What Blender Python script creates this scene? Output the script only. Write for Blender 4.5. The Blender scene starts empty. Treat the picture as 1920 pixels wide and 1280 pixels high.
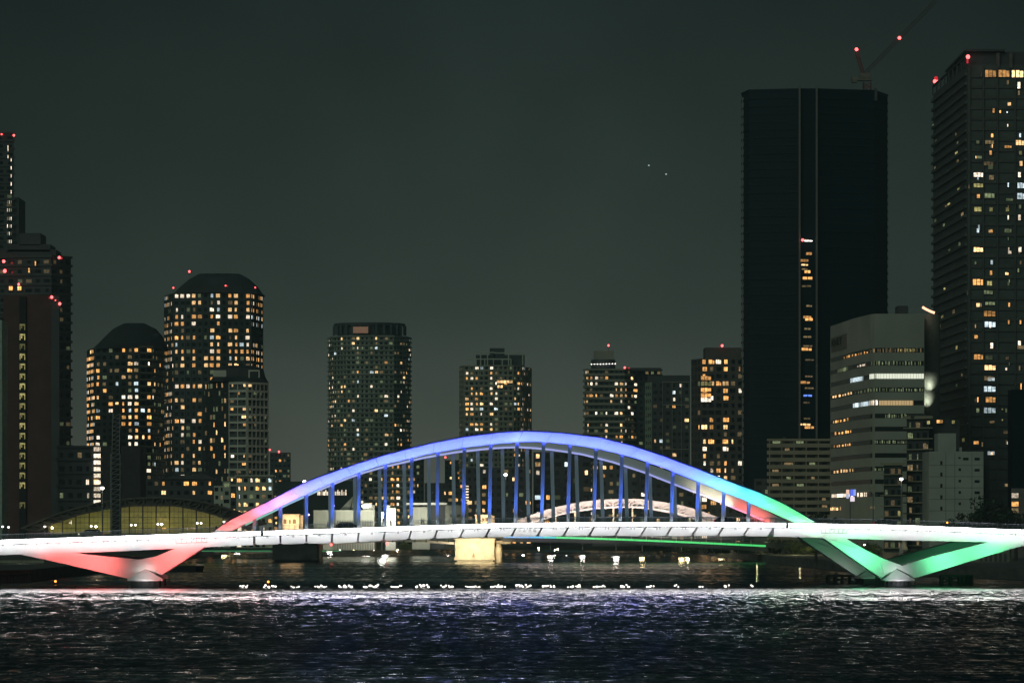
import bpy, math, random
import numpy as np
from mathutils import Vector, Matrix
R = math.radians
S = bpy.context.scene
# ------------------------------------------------------------------ camera
F = 6690.0; H = 11.9; HY = 985.0
cd = bpy.data.cameras.new('camera'); cam = bpy.data.objects.new('camera', cd)
S.collection.objects.link(cam); S.camera = cam
cam.location = (0, 0, H); cam.rotation_euler = (R(90), 0, 0)
cd.sensor_width = 36; cd.lens = 36*F/1920; cd.shift_y = (HY-640)/1920
cd.clip_start = 1; cd.clip_end = 30000
# ------------------------------------------------------------------ night sky glow
W = bpy.data.worlds.new('World'); S.world = W; W.use_nodes = True
nt = W.node_tree; nt.nodes.clear()
def nn(t, **k):
    n = nt.nodes.new(t)
    for a, b in k.items(): setattr(n, a, b)
    return n
tc = nn('ShaderNodeTexCoord'); sx = nn('ShaderNodeSeparateXYZ'); nt.links.new(tc.outputs['Generated'], sx.inputs[0])
rp = nn('ShaderNodeValToRGB'); e = rp.color_ramp; e.interpolation = 'LINEAR'
for p, c in ((0.0, (0.0929, 0.1000, 0.0834)), (0.028, (0.0613, 0.0720, 0.0592)), (0.06, (0.0307, 0.0410, 0.0340)), (0.10, (0.0208, 0.0305, 0.0257)), (0.15, (0.0125, 0.0205, 0.0189)), (0.45, (0.0056, 0.0130, 0.0145))):
    q = e.elements[0] if p == 0 else e.elements.new(p)
    q.position = p; q.color = c + (1,)
e.elements[-1].color = (.004, .011, .014, 1)
nt.links.new(sx.outputs[2], rp.inputs[0])
wn = nn('ShaderNodeTexNoise'); wn.inputs['Scale'].default_value = 26; wn.inputs['Detail'].default_value = 3
nt.links.new(tc.outputs['Generated'], wn.inputs['Vector'])
mr = nn('ShaderNodeMapRange'); mr.inputs[3].default_value = .78; mr.inputs[4].default_value = 1.22; nt.links.new(wn.outputs[0], mr.inputs[0])
bg = nn('ShaderNodeBackground'); nt.links.new(rp.outputs[0], bg.inputs[0])
ab = nn('ShaderNodeMath'); ab.operation = 'ABSOLUTE'; nt.links.new(sx.outputs[0], ab.inputs[0])
gx = nn('ShaderNodeMapRange'); gx.interpolation_type = 'SMOOTHSTEP'; gx.inputs[1].default_value = 0; gx.inputs[2].default_value = .17; gx.inputs[3].default_value = 1.1; gx.inputs[4].default_value = .72; nt.links.new(ab.outputs[0], gx.inputs[0])
gm_ = nn('ShaderNodeMath'); gm_.operation = 'MULTIPLY'; nt.links.new(gx.outputs[0], gm_.inputs[0]); nt.links.new(mr.outputs[0], gm_.inputs[1]); nt.links.new(gm_.outputs[0], bg.inputs[1])
wo = nn('ShaderNodeOutputWorld'); nt.links.new(bg.outputs[0], wo.inputs[0])
S.view_settings.view_transform = 'Standard'; S.view_settings.look = 'None'
S.view_settings.exposure = 0; S.view_settings.gamma = 1
S.cycles.use_denoising = True; S.cycles.use_adaptive_sampling = False
S.cycles.max_bounces = 5; S.cycles.glossy_bounces = 3; S.cycles.diffuse_bounces = 2
S.cycles.sample_clamp_indirect = 60; S.cycles.sample_clamp_direct = 0
S.cycles.use_light_tree = True
S.cycles.caustics_reflective = False; S.cycles.caustics_refractive = False
# faint broad city glow from behind the viewer
sd = bpy.data.lights.new('sun', 'SUN'); sd.energy = .46; sd.angle = R(40); sd.color = (.80, 1, .84)
so = bpy.data.objects.new('sun', sd); S.collection.objects.link(so); so.rotation_euler = (R(62), 0, R(-28))

# ------------------------------------------------------------------ helpers
COL = S.collection
def PX(px, Y): return (px-960)/F*Y
def PZ(py, Y): return H-(py-HY)/F*Y
def P(px, py, Y): return (PX(px, Y), Y, PZ(py, Y))
MATS = {}
def mat(name, col, rough=.7, var=.25, scale=.5, metal=0, emit=None, es=1.0, rnd=False, bump=0, stretch=None, spec=.5):
    if name in MATS: return MATS[name]
    m = bpy.data.materials.new(name); m.use_nodes = True; t = m.node_tree; b = t.nodes['Principled BSDF']
    b.inputs['Roughness'].default_value = rough; b.inputs['Metallic'].default_value = metal
    b.inputs['Specular IOR Level'].default_value = spec
    tcn = t.nodes.new('ShaderNodeTexCoord'); src = tcn.outputs['Object']
    if stretch:
        mp = t.nodes.new('ShaderNodeMapping'); mp.inputs['Scale'].default_value = stretch
        t.links.new(src, mp.inputs[0]); src = mp.outputs[0]
    n = t.nodes.new('ShaderNodeTexNoise'); n.inputs['Scale'].default_value = scale; n.inputs['Detail'].default_value = 4
    t.links.new(src, n.inputs['Vector'])
    mx = t.nodes.new('ShaderNodeMix'); mx.data_type = 'RGBA'
    a = [max(0, c*(1-var)) for c in col]; d = [min(1, c*(1+var)) for c in col]
    mx.inputs['A'].default_value = (*a, 1); mx.inputs['B'].default_value = (*d, 1)
    cr = t.nodes.new('ShaderNodeMapRange'); cr.inputs[1].default_value = .3; cr.inputs[2].default_value = .7
    t.links.new(n.outputs[0], cr.inputs[0]); t.links.new(cr.outputs[0], mx.inputs['Factor'])
    t.links.new(mx.outputs['Result'], b.inputs['Base Color'])
    if emit:
        b.inputs['Emission Color'].default_value = (*emit, 1)
        if rnd:
            oi = t.nodes.new('ShaderNodeObjectInfo')
            r1 = t.nodes.new('ShaderNodeMapRange'); r1.inputs[3].default_value = .3*es; r1.inputs[4].default_value = 2.0*es
            t.links.new(oi.outputs['Random'], r1.inputs[0])
            g = t.nodes.new('ShaderNodeTexNoise'); g.noise_dimensions = '4D'; g.inputs['Scale'].default_value = 2.2
            gm = t.nodes.new('ShaderNodeMath'); gm.operation = 'MULTIPLY'; gm.inputs[1].default_value = 60
            t.links.new(oi.outputs['Random'], gm.inputs[0]); t.links.new(gm.outputs[0], g.inputs['W'])
            t.links.new(tcn.outputs['Object'], g.inputs['Vector'])
            r2 = t.nodes.new('ShaderNodeMapRange'); r2.inputs[1].default_value = .35; r2.inputs[2].default_value = .65; r2.inputs[3].default_value = .45; r2.inputs[4].default_value = 1.5
            t.links.new(g.outputs[0], r2.inputs[0])
            mu = t.nodes.new('ShaderNodeMath'); mu.operation = 'MULTIPLY'
            t.links.new(r1.outputs[0], mu.inputs[0]); t.links.new(r2.outputs[0], mu.inputs[1]); t.links.new(mu.outputs[0], b.inputs['Emission Strength'])
        else: b.inputs['Emission Strength'].default_value = es
        m.cycles.emission_sampling = 'NONE'
    if bump:
        bn = t.nodes.new('ShaderNodeBump'); bn.inputs['Strength'].default_value = bump
        t.links.new(n.outputs[0], bn.inputs['Height']); t.links.new(bn.outputs[0], b.inputs['Normal'])
    MATS[name] = m; return m
def sampled(m): m.cycles.emission_sampling = 'FRONT_BACK'; return m

def tag(o, label=None, cat=None, group=None, kind=None):
    if label: o['label'] = label
    if cat: o['category'] = cat
    if group: o['group'] = group
    if kind: o['kind'] = kind
    return o
def empty(name, loc, label, cat, group=None):
    o = bpy.data.objects.new(name, None); o.empty_display_size = 1; o.location = loc; COL.objects.link(o)
    return tag(o, label, cat, group)
class MB:
    def __init__(s): s.v = []; s.f = []; s.mi = []; s.mats = []
    def m(s, m):
        if m not in s.mats: s.mats.append(m)
        s.cur = s.mats.index(m); return s
    cur = 0
    def add(s, vs, fs):
        n = len(s.v); s.v += [tuple(v) for v in vs]; s.f += [tuple(i+n for i in f) for f in fs]; s.mi += [s.cur]*len(fs)
    def hexa(s, a):  # 8 points: bottom 4 ccw, top 4
        s.add(a, [(3, 2, 1, 0), (4, 5, 6, 7), (0, 1, 5, 4), (1, 2, 6, 5), (2, 3, 7, 6), (3, 0, 4, 7)])
    def box(s, x0, x1, y0, y1, z0, z1):
        s.hexa([(x0, y0, z0), (x1, y0, z0), (x1, y1, z0), (x0, y1, z0), (x0, y0, z1), (x1, y0, z1), (x1, y1, z1), (x0, y1, z1)])
    def prism(s, poly, z0, z1, poly2=None):
        n = len(poly); q = poly2 or poly
        s.add([(x, y, z0) for x, y in poly]+[(x, y, z1) for x, y in q],
              [tuple(range(n-1, -1, -1)), tuple(range(n, 2*n))]+[(i, (i+1) % n, n+(i+1) % n, n+i) for i in range(n)])
    def extr(s, poly, d):  # 3d polygon extruded by vector d
        n = len(poly); s.add(list(poly)+[(p[0]+d[0], p[1]+d[1], p[2]+d[2]) for p in poly],
              [tuple(range(n)), tuple(range(2*n-1, n-1, -1))]+[(i, n+i, n+(i+1) % n, (i+1) % n) for i in range(n)])
    def bar(s, a, b, w, h=None, n=4):
        a = Vector(a); b = Vector(b); d = (b-a)
        if d.length < 1e-6: return
        d.normalize(); up = Vector((0, 0, 1)) if abs(d.z) < .9 else Vector((0, 1, 0))
        x = d.cross(up).normalized(); y = x.cross(d); h = h or w
        if n == 4: off = [(-w/2, -h/2), (w/2, -h/2), (w/2, h/2), (-w/2, h/2)]
        else: off = [(w/2*math.cos(2*math.pi*i/n), h/2*math.sin(2*math.pi*i/n)) for i in range(n)]
        r = [a+x*p+y*q for p, q in off]+[b+x*p+y*q for p, q in off]
        s.add(r, [tuple(range(n)), tuple(range(2*n-1, n-1, -1))]+[(i, n+i, n+(i+1) % n, (i+1) % n) for i in range(n)])
    def cyl(s, x, y, z0, z1, r0, r1=None, n=12):
        r1 = r0 if r1 is None else r1
        pa = [(x+r0*math.cos(2*math.pi*i/n), y+r0*math.sin(2*math.pi*i/n)) for i in range(n)]
        pb = [(x+r1*math.cos(2*math.pi*i/n), y+r1*math.sin(2*math.pi*i/n)) for i in range(n)]
        s.prism(pa, z0, z1, pb)
    def ball(s, c, r, n=8, sz=1):
        rings = []; m = n//2
        vs = [(c[0], c[1], c[2]-r*sz)]
        for j in range(1, m):
            t = math.pi*j/m-math.pi/2
            for i in range(n): vs.append((c[0]+r*math.cos(t)*math.cos(2*math.pi*i/n), c[1]+r*math.cos(t)*math.sin(2*math.pi*i/n), c[2]+r*sz*math.sin(t)))
        vs.append((c[0], c[1], c[2]+r*sz)); fs = []
        for i in range(n): fs.append((0, 1+(i+1) % n, 1+i))
        for j in range(m-2):
            for i in range(n): fs.append((1+j*n+i, 1+j*n+(i+1) % n, 1+(j+1)*n+(i+1) % n, 1+(j+1)*n+i))
        L = len(vs)-1
        for i in range(n): fs.append((L, 1+(m-2)*n+i, 1+(m-2)*n+(i+1) % n))
        s.add(vs, fs)
    def mesh(s, name, off=(0, 0, 0), smooth=False):
        me = bpy.data.meshes.new(name)
        me.from_pydata([(x-off[0], y-off[1], z-off[2]) for x, y, z in s.v], [], s.f)
        for m in s.mats: me.materials.append(m)
        if len(s.mats) > 1: me.polygons.foreach_set('material_index', s.mi)
        if smooth: me.polygons.foreach_set('use_smooth', [True]*len(s.f))
        me.update(); return me
    def build(s, name, m=None, parent=None, smooth=False, base=None, **tg):
        if m: s.mats = [m]
        off = (0, 0, 0)
        if parent is not None: off = wloc(parent)
        elif base: off = base
        o = bpy.data.objects.new(name, s.mesh(name, off, smooth)); COL.objects.link(o)
        if parent is not None: o.parent = parent
        elif base: o.location = base
        return tag(o, **tg)
def wloc(o):
    v = Vector(o.location)
    while o.parent is not None: o = o.parent; v = v+Vector(o.location)
    return v
def copy_tree(o, loc, label, group=None, rz=None, sc=None):
    c = o.copy(); COL.objects.link(c); c.location = loc
    if rz is not None: c.rotation_euler.z = rz
    if sc: c.scale = (sc,)*3
    c['label'] = label
    if group: c['group'] = group
    def rec(a, b):
        for ch in list(a.children):
            k = ch.copy(); COL.objects.link(k); k.parent = b; rec(ch, k)
    rec(o, c); return c
def area(name, loc, tgt, sx_, sy_, power, col, spread=180, roll=None):
    l = bpy.data.lights.new(name, 'AREA'); l.shape = 'RECTANGLE'; l.size = sx_; l.size_y = sy_; l.energy = power; l.color = col; l.spread = R(spread)
    o = bpy.data.objects.new(name, l); COL.objects.link(o)
    loc = Vector(loc); d = (Vector(tgt)-loc).normalized()
    # local -Z along d, local X along roll direction
    z = -d; x = Vector(roll or (1, 0, 0)); x = (x-z*x.dot(z)).normalized(); y = z.cross(x)
    o.matrix_world = Matrix(((x.x, y.x, z.x, loc.x), (x.y, y.y, z.y, loc.y), (x.z, y.z, z.z, loc.z), (0, 0, 0, 1)))
    return o
def point(name, loc, power, col, r=.3, parent=None):
    l = bpy.data.lights.new(name, 'POINT'); l.energy = power; l.color = col; l.shadow_soft_size = r
    o = bpy.data.objects.new(name, l); COL.objects.link(o); o.location = loc
    return o
def lerp(pts, x):
    if x <= pts[0][0]: a, b = pts[0], pts[1]
    elif x >= pts[-1][0]: a, b = pts[-2], pts[-1]
    else:
        for a, b in zip(pts, pts[1:]):
            if a[0] <= x <= b[0]: break
    return a[1]+(b[1]-a[1])*(x-a[0])/(b[0]-a[0])

# ------------------------------------------------------------------ materials
M_strip = sampled(mat('added_glow_strip', (.8, .8, .8), .4, .03, emit=(1, .97, .97), es=28)); M_strip.cycles.emission_sampling = 'FRONT'
M_white = mat('white_paint', (.78, .79, .80), .35, .05, .15)
M_dkpaint = mat('dark_steel', (.035, .04, .05), .5, .3)
M_lip = mat('unlit_navy_lip', (.02, .03, .09), .5, .2)
M_conc = mat('concrete', (.30, .29, .27), .85, .25, .4, bump=.2)
M_stone = mat('pier_stone', (.38, .35, .28), .85, .25, .5, bump=.3)
M_dkconc = mat('dark_concrete', (.06, .065, .065), .9, .4, .3)
M_asph = mat('asphalt', (.05, .05, .05), .9, .3)
M_glass = mat('unlit_glass', (.012, .016, .018), .12, .3)
M_metal = mat('grey_metal', (.22, .23, .22), .5, .2, metal=.3)
M_black = mat('tarred_timber', (.012, .012, .013), .8, .4)
M_red = mat('red_lamp', (.3, .02, .02), emit=(1, .10, .10), es=5)
M_redglow = mat('red_lamp_housing', (.3, .02, .02), emit=(.8, .03, .05), es=.7)
M_lamp = sampled(mat('lamp_bulb', (.9, .9, .85), emit=(1, .93, .88), es=70))
M_lampw = sampled(mat('warm_lamp_bulb', (.9, .8, .6), emit=(1, .80, .42), es=50))
M_lamps = mat('small_bulb', (.9, .9, .85), emit=(1, .93, .85), es=6)
M_orange = mat('orange_bulb', (.6, .3, .05), emit=(1, .35, .05), es=5)
WM = dict(
    w=mat('window_amber', (.3, .2, .1), .5, emit=(1, .46, .13), es=1.0, rnd=True),
    a=mat('window_warm', (.3, .2, .1), .5, emit=(1, .60, .26), es=1.25, rnd=True),
    s=mat('window_pale', (.3, .25, .2), .5, emit=(1, .82, .62), es=1.2, rnd=True),
    c=mat('window_cool', (.3, .3, .3), .5, emit=(.72, .88, .95), es=.8, rnd=True),
    d=mat('window_dim', (.1, .08, .06), .5, emit=(.55, .38, .18), es=.22, rnd=True),
    g=mat('window_green_dim', (.1, .1, .06), .5, emit=(.35, .42, .22), es=.28, rnd=True),
    b=mat('window_blue', (.1, .1, .2), .5, emit=(.12, .25, 1), es=.9, rnd=True),
    y=mat('window_yellow', (.2, .2, .1), .5, emit=(.80, .70, .26), es=.32, rnd=True))
# ------------------------------------------------------------------ window copies
_wm = {}
def wmesh(var, key):
    k = (var, key)
    if k in _wm: return _wm[k]
    b = MB(); b.m(WM[key])
    def pane(x0, x1, z0, z1, y=0): b.add([(x0, y, z0), (x1, y, z0), (x1, y, z1), (x0, y, z1)], [(0, 1, 2, 3)])
    if var == 0: pane(-.5, -.04, 0, 1); pane(.04, .5, 0, 1)
    elif var == 1: pane(-.5, .12, 0, 1); pane(.2, .5, .0, .8)
    elif var == 2: pane(-.5, -.2, 0, 1); pane(-.14, .16, 0, 1); pane(.22, .5, 0, .9)
    elif var == 3: pane(-.22, .22, 0, 1)
    elif var == 4: pane(-.5, .5, 0, 1)
    b.m(M_dkpaint)
    fr = .05
    b.box(-.5-fr, .5+fr, .02, .08, -.06, 1.04)
    me = b.mesh('window'); _wm[k] = me; return me
def put_window(parent, x, y, z, w, h, ang, key, var):
    o = bpy.data.objects.new('window', wmesh(var, key)); COL.objects.link(o); o.parent = parent
    pl = wloc(parent); o.location = (x-pl[0], y-pl[1], z-pl[2]); o.rotation_euler = (0, 0, ang); o.scale = (w, 1, h)
    return o
def offs(poly, d):
    n = len(poly); out = []
    for i in range(n):
        p0 = Vector(poly[i-1]); p1 = Vector(poly[i]); p2 = Vector(poly[(i+1) % n])
        a = (p1-p0).normalized(); b = (p2-p1).normalized()
        na = Vector((a.y, -a.x)); nb = Vector((b.y, -b.x)); m = (na+nb)
        l = m.length
        if l < .3: m = na; k = 1
        else: m /= l; k = min(3, 1/max(.35, m.dot(na)))
        q = p1+m*d*k; out.append((q.x, q.y))
    return out
NLIT = 0
def tower(name, label, Y, pts, ytop, wall, band=None, fh=3.2, bay=3.4, bh=1.05, bo=.7, fin=0, p=.15, keys='wwaascd', wh=1.5, ww=.62,
          seed=1, zb=3.0, depth=26, cat='building', facets=None, win=True, root=None, bandhalf=None, ybot=None, jit=True, vars_=(0, 1, 2, 3, 4), z1f=0):
    """pts: (px, dY) left to right; prism with floor bands, piers and windows"""
    rnd = random.Random(seed)
    fr = [(PX(x, Y+d), Y+d) for x, d in pts]
    poly = fr+[(fr[-1][0]*(Y+depth)/fr[-1][1]-.5, Y+depth), (fr[0][0]*(Y+depth)/fr[0][1]+.5, Y+depth)]
    if fr[-1][1] >= Y+depth-1: poly = fr+[(fr[-1][0]-1, Y+depth+20), (fr[0][0]+1, Y+depth+20)]
    zt = PZ(ytop, Y); z0 = zb if ybot is None else PZ(ybot, Y)
    cx = sum(q[0] for q in fr)/len(fr)
    new = root is None
    if new: root = empty(name, (cx, Y+depth/2, z0), label, cat)
    b = MB(); b.prism(poly, z0, zt); b.build('wall', wall, root)
    nfl = max(1, int((zt-z0-z1f)/fh)); zs = [zt-(k+1)*fh for k in range(nfl)]
    if band:
        b = MB(); pr = offs(poly, bo); pi = offs(poly, -.1)
        for z in zs+[zt-.3]:
            hb = bh if z != zt-.3 else .9
            n = len(fr)
            for i in range(n-1):
                if bandhalf is not None and i not in bandhalf: continue
                a0, a1, c0, c1 = pr[i], pr[i+1], pi[i], pi[i+1]
                b.hexa([(*a0, z), (*a1, z), (*c1, z), (*c0, z), (*a0, z+hb), (*a1, z+hb), (*c1, z+hb), (*c0, z+hb)])
        b.build('floor_band', band, root)
    fins = MB(); rest = MB(); lit = []
    for i in range(len(fr)-1):
        if facets is not None and i not in facets: continue
        a = Vector(fr[i]); c = Vector(fr[i+1]); d = c-a; L = d.length; d.normalize(); nrm = Vector((d.y, -d.x)); ang = math.atan2(d.y, d.x)
        nb = max(1, int(round(L/bay))); bw = L/nb
        bayf = [rnd.choice((.2, .5, 1, 1.2, 2.2)) for _ in range(nb)]
        if fin:
            for k in range(nb+1):
                q = a+d*(k*bw)+nrm*.02; q2 = q+nrm*(bo-.03)
                fins.hexa([(*(q-d*fin/2), z0), (*(q2-d*fin/2), z0), (*(q2+d*fin/2), z0), (*(q+d*fin/2), z0), (*(q-d*fin/2), zt-.35), (*(q2-d*fin/2), zt-.35), (*(q2+d*fin/2), zt-.35), (*(q+d*fin/2), zt-.35)])
        if not win: continue
        for z in zs:
            ff = rnd.choice((.3, .8, 1, 1.3, 1.8))
            for k in range(nb):
                w = bw*ww*(rnd.uniform(.45, 1.15) if jit else 1); w = min(w, bw*.92)
                q = a+d*((k+.5+(rnd.uniform(-.06, .06) if jit else 0))*bw)+nrm*.12
                zz = z+(bh if band else .9)+.02; h = min(wh, fh-(bh if band else .9)-.15)
                pp = p(i, k/nb, (z-z0)/(zt-z0)) if callable(p) else p
                if rnd.random() < pp*bayf[k]*ff:
                    lit.append((q.x, q.y, zz, w, h, ang, rnd.choice(keys), rnd.choice(vars_)))
                else:
                    rest.m(WM['d'] if rnd.random() < .10 else WM['g'] if rnd.random() < .07 else M_glass); e_ = d*w/2
                    rest.add([(q.x-e_.x, q.y-e_.y, zz), (q.x+e_.x, q.y+e_.y, zz), (q.x+e_.x, q.y+e_.y, zz+h), (q.x-e_.x, q.y-e_.y, zz+h)], [(0, 1, 2, 3)])
    if fin: fins.build('facade_pier', band or wall, root)
    rnd.shuffle(lit); lit.sort(key=lambda t: -round(t[3]*t[4], 0))
    cnt = root.get('nw', 0)
    for t in lit[:max(0, 96-cnt)]: put_window(root, *t)
    for t in lit[max(0, 96-cnt):]:
        rest.m(WM[t[6]]); ex = math.cos(t[5])*t[3]/2; ey = math.sin(t[5])*t[3]/2
        rest.add([(t[0]-ex, t[1]-ey-.03, t[2]), (t[0]+ex, t[1]+ey-.03, t[2]), (t[0]+ex, t[1]+ey-.03, t[2]+t[4]), (t[0]-ex, t[1]-ey-.03, t[2]+t[4])], [(0, 1, 2, 3)])
    root['nw'] = cnt+len(lit)
    if rest.f: rest.build('window_glass', None, root, kind='stuff')
    return root, poly, zt
def redlamp(root, px, py, Y, r=.55, glow=0, pole=1.5):
    x, y, z = P(px, py, Y); b = MB(); b.m(M_red); b.ball((x, y, z), r, 8, 1.1)
    b.m(M_dkpaint); b.box(x-.1, x+.1, y-.1, y+.1, z-r-pole, z-r*.9)
    if glow: b.m(M_redglow); b.ball((x+glow, y+.4, z-.2), r*.8, 8)
    return b.build('obstruction_lamp', None, root)
def loft(root, name, m, Y, rows, dY=0, depth=22, n=10):
    """rows: (py, pxL, pxR) bottom to top, elliptical-ish plan"""
    b = MB(); rings = []
    for py, l, r in rows:
        cx = PX((l+r)/2, Y); rx = (PX(r, Y)-PX(l, Y))/2; z = PZ(py, Y); ry = min(rx, depth/2)*(rx/((rows[0][2]-rows[0][1])/2/F*Y))
        rings.append([(cx+rx*max(-1, min(1, 1.12*math.cos(2*math.pi*(i+.5)/n))), Y+depth/2+dY+ry*1.1*math.sin(2*math.pi*(i+.5)/n), z) for i in range(n)])
    for k in range(len(rings)-1):
        b.add(rings[k]+rings[k+1], [(i, (i+1) % n, n+(i+1) % n, n+i) for i in range(n)])
    b.add(rings[-1], [tuple(range(n))])
    return b.build(name, m, root)
# ================================================================== WATER
WK = (.86, .32)
def build_water():
    rng = np.random.default_rng(4)
    Ys = [140.0]
    while Ys[-1] < 2100: Ys.append(Ys[-1]*1.0021)
    Ys = np.array(Ys); nc = 300; s = np.linspace(-1, 1, nc)
    YY, SS = np.meshgrid(Ys, s, indexing='ij'); XX = SS*(30+YY*.175)
    Z = np.zeros_like(XX)
    wind = 1.45
    for i in range(54):
        lam = 1.3*(6/1.3)**rng.random(); k = 2*math.pi/lam; th = wind+rng.normal(0, .55)
        amp = .0012*lam*(.5+rng.random())
        fade = np.clip((lam/(.0042*YY+1e-6)-.8)/1.0, 0, 1)  # only waves the grid can carry
        Z += amp*fade*np.sin(k*(XX*math.cos(th)+YY*math.sin(th))+rng.random()*6.28)
    pat = np.zeros_like(XX)
    for i in range(9):
        lx = rng.uniform(90, 320); ly = rng.uniform(28, 110)
        pat += np.sin(XX*2*math.pi/lx+YY*2*math.pi/ly+rng.random()*6.28)
    Z *= np.clip(.75+.22*pat, .25, 1.6)
    n0, n1 = XX.shape
    co = np.stack([XX, YY, Z], -1).reshape(-1, 3).astype(np.float32)
    idx = np.arange(n0*n1).reshape(n0, n1)
    q = np.stack([idx[:-1, :-1], idx[:-1, 1:], idx[1:, 1:], idx[1:, :-1]], -1).reshape(-1, 4).astype(np.int32)
    me = bpy.data.meshes.new('river'); me.vertices.add(len(co)); me.vertices.foreach_set('co', co.ravel())
    me.loops.add(q.size); me.loops.foreach_set('vertex_index', q.ravel()); me.polygons.add(len(q))
    me.polygons.foreach_set('loop_start', np.arange(0, q.size, 4, dtype=np.int32)); me.polygons.foreach_set('loop_total', np.full(len(q), 4, dtype=np.int32))
    me.polygons.foreach_set('use_smooth', np.ones(len(q), bool)); me.update(); me.validate()
    m = bpy.data.materials.new('river_water'); m.use_nodes = True; t = m.node_tree; b = t.nodes['Principled BSDF']
    b.inputs['Base Color'].default_value = (.002, .007, .012, 1); b.inputs['IOR'].default_value = 1.33
    g = t.nodes.new('ShaderNodeNewGeometry'); mp = t.nodes.new('ShaderNodeMapping'); mp.inputs['Scale'].default_value = (1.0, .32, 1)
    t.links.new(g.outputs['Position'], mp.inputs[0])
    n1_ = t.nodes.new('ShaderNodeTexNoise'); n1_.inputs['Scale'].default_value = 1.0; n1_.inputs['Detail'].default_value = 4; n1_.inputs['Roughness'].default_value = .55
    t.links.new(mp.outputs[0], n1_.inputs['Vector'])
    mp2 = t.nodes.new('ShaderNodeMapping'); mp2.inputs['Scale'].default_value = (.014, .03, 1); t.links.new(g.outputs['Position'], mp2.inputs[0])
    n2 = t.nodes.new('ShaderNodeTexNoise'); n2.inputs['Scale'].default_value = 1; n2.inputs['Detail'].default_value = 3; t.links.new(mp2.outputs[0], n2.inputs['Vector'])
    r = t.nodes.new('ShaderNodeMapRange'); r.inputs[1].default_value = .34; r.inputs[2].default_value = .54; r.inputs[3].default_value = .48; r.inputs[4].default_value = 1.15
    t.links.new(n2.outputs[0], r.inputs[0])
    sy = t.nodes.new('ShaderNodeSeparateXYZ'); t.links.new(g.outputs['Position'], sy.inputs[0])
    ry = t.nodes.new('ShaderNodeMapRange'); ry.interpolation_type = 'SMOOTHSTEP'; ry.inputs[1].default_value = 715; ry.inputs[2].default_value = 780; ry.inputs[3].default_value = 1; ry.inputs[4].default_value = .55; t.links.new(sy.outputs[1], ry.inputs[0])
    rr_ = t.nodes.new('ShaderNodeMapRange'); rr_.inputs[1].default_value = .36; rr_.inputs[2].default_value = .64; rr_.inputs[3].default_value = .09; rr_.inputs[4].default_value = .16; t.links.new(n2.outputs[0], rr_.inputs[0])
    rm = t.nodes.new('ShaderNodeMath'); rm.operation = 'MULTIPLY'; t.links.new(rr_.outputs[0], rm.inputs[0]); t.links.new(ry.outputs[0], rm.inputs[1]); t.links.new(rm.outputs[0], b.inputs['Roughness'])
    # wavelet slopes: noise-driven normals at three sizes
    def slope(sc, k, det, rough):
        mp_ = t.nodes.new('ShaderNodeMapping'); mp_.inputs['Scale'].default_value = sc; t.links.new(g.outputs['Position'], mp_.inputs[0])
        n_ = t.nodes.new('ShaderNodeTexNoise'); n_.inputs['Scale'].default_value = 1; n_.inputs['Detail'].default_value = det; n_.inputs['Roughness'].default_value = rough; t.links.new(mp_.outputs[0], n_.inputs['Vector'])
        a_ = t.nodes.new('ShaderNodeVectorMath'); a_.operation = 'SUBTRACT'; a_.inputs[1].default_value = (.5, .5, .5); t.links.new(n_.outputs['Color'], a_.inputs[0])
        m_ = t.nodes.new('ShaderNodeVectorMath'); m_.operation = 'MULTIPLY'; m_.inputs[1].default_value = (k, k, 0); t.links.new(a_.outputs[0], m_.inputs[0])
        l_ = t.nodes.new('ShaderNodeVectorMath'); l_.operation = 'LENGTH'; t.links.new(m_.outputs[0], l_.inputs[0]); l2 = t.nodes.new('ShaderNodeMath'); l2.operation = 'MULTIPLY'; l2.inputs[1].default_value = -1; t.links.new(l_.outputs['Value'], l2.inputs[0])
        sz = t.nodes.new('ShaderNodeSeparateXYZ'); t.links.new(a_.outputs[0], sz.inputs[0]); l3 = t.nodes.new('ShaderNodeMath'); l3.operation = 'MULTIPLY'; l3.inputs[1].default_value = k*.8; t.links.new(sz.outputs[2], l3.inputs[0])
        c_ = t.nodes.new('ShaderNodeCombineXYZ'); t.links.new(l3.outputs[0], c_.inputs[0]); t.links.new(l2.outputs[0], c_.inputs[1]); return c_.outputs[0]   # every slope tilts toward the viewer to shape the reflections
    s1 = slope((1.3, .50, 1), WK[0], 2, .6); s2 = slope((.22, .10, 1), WK[1], 2, .5)
    ad = t.nodes.new('ShaderNodeVectorMath'); ad.operation = 'ADD'; t.links.new(s1, ad.inputs[0]); t.links.new(s2, ad.inputs[1])
    sm = t.nodes.new('ShaderNodeVectorMath'); sm.operation = 'SCALE'; t.links.new(ad.outputs[0], sm.inputs[0])
    ra = t.nodes.new('ShaderNodeMath'); ra.operation = 'MULTIPLY'; t.links.new(r.outputs[0], ra.inputs[0]); t.links.new(ry.outputs[0], ra.inputs[1]); 
    mp3 = t.nodes.new('ShaderNodeMapping'); mp3.inputs['Scale'].default_value = (.55, .17, 1); t.links.new(g.outputs['Position'], mp3.inputs[0])
    n3 = t.nodes.new('ShaderNodeTexNoise'); n3.inputs['Scale'].default_value = 1; n3.inputs['Detail'].default_value = 3; n3.inputs['Roughness'].default_value = .7; t.links.new(mp3.outputs[0], n3.inputs['Vector'])
    r3 = t.nodes.new('ShaderNodeMapRange'); r3.inputs[1].default_value = .36; r3.inputs[2].default_value = .62; r3.inputs[3].default_value = .2; r3.inputs[4].default_value = 1.85; t.links.new(n3.outputs[0], r3.inputs[0])
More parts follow.
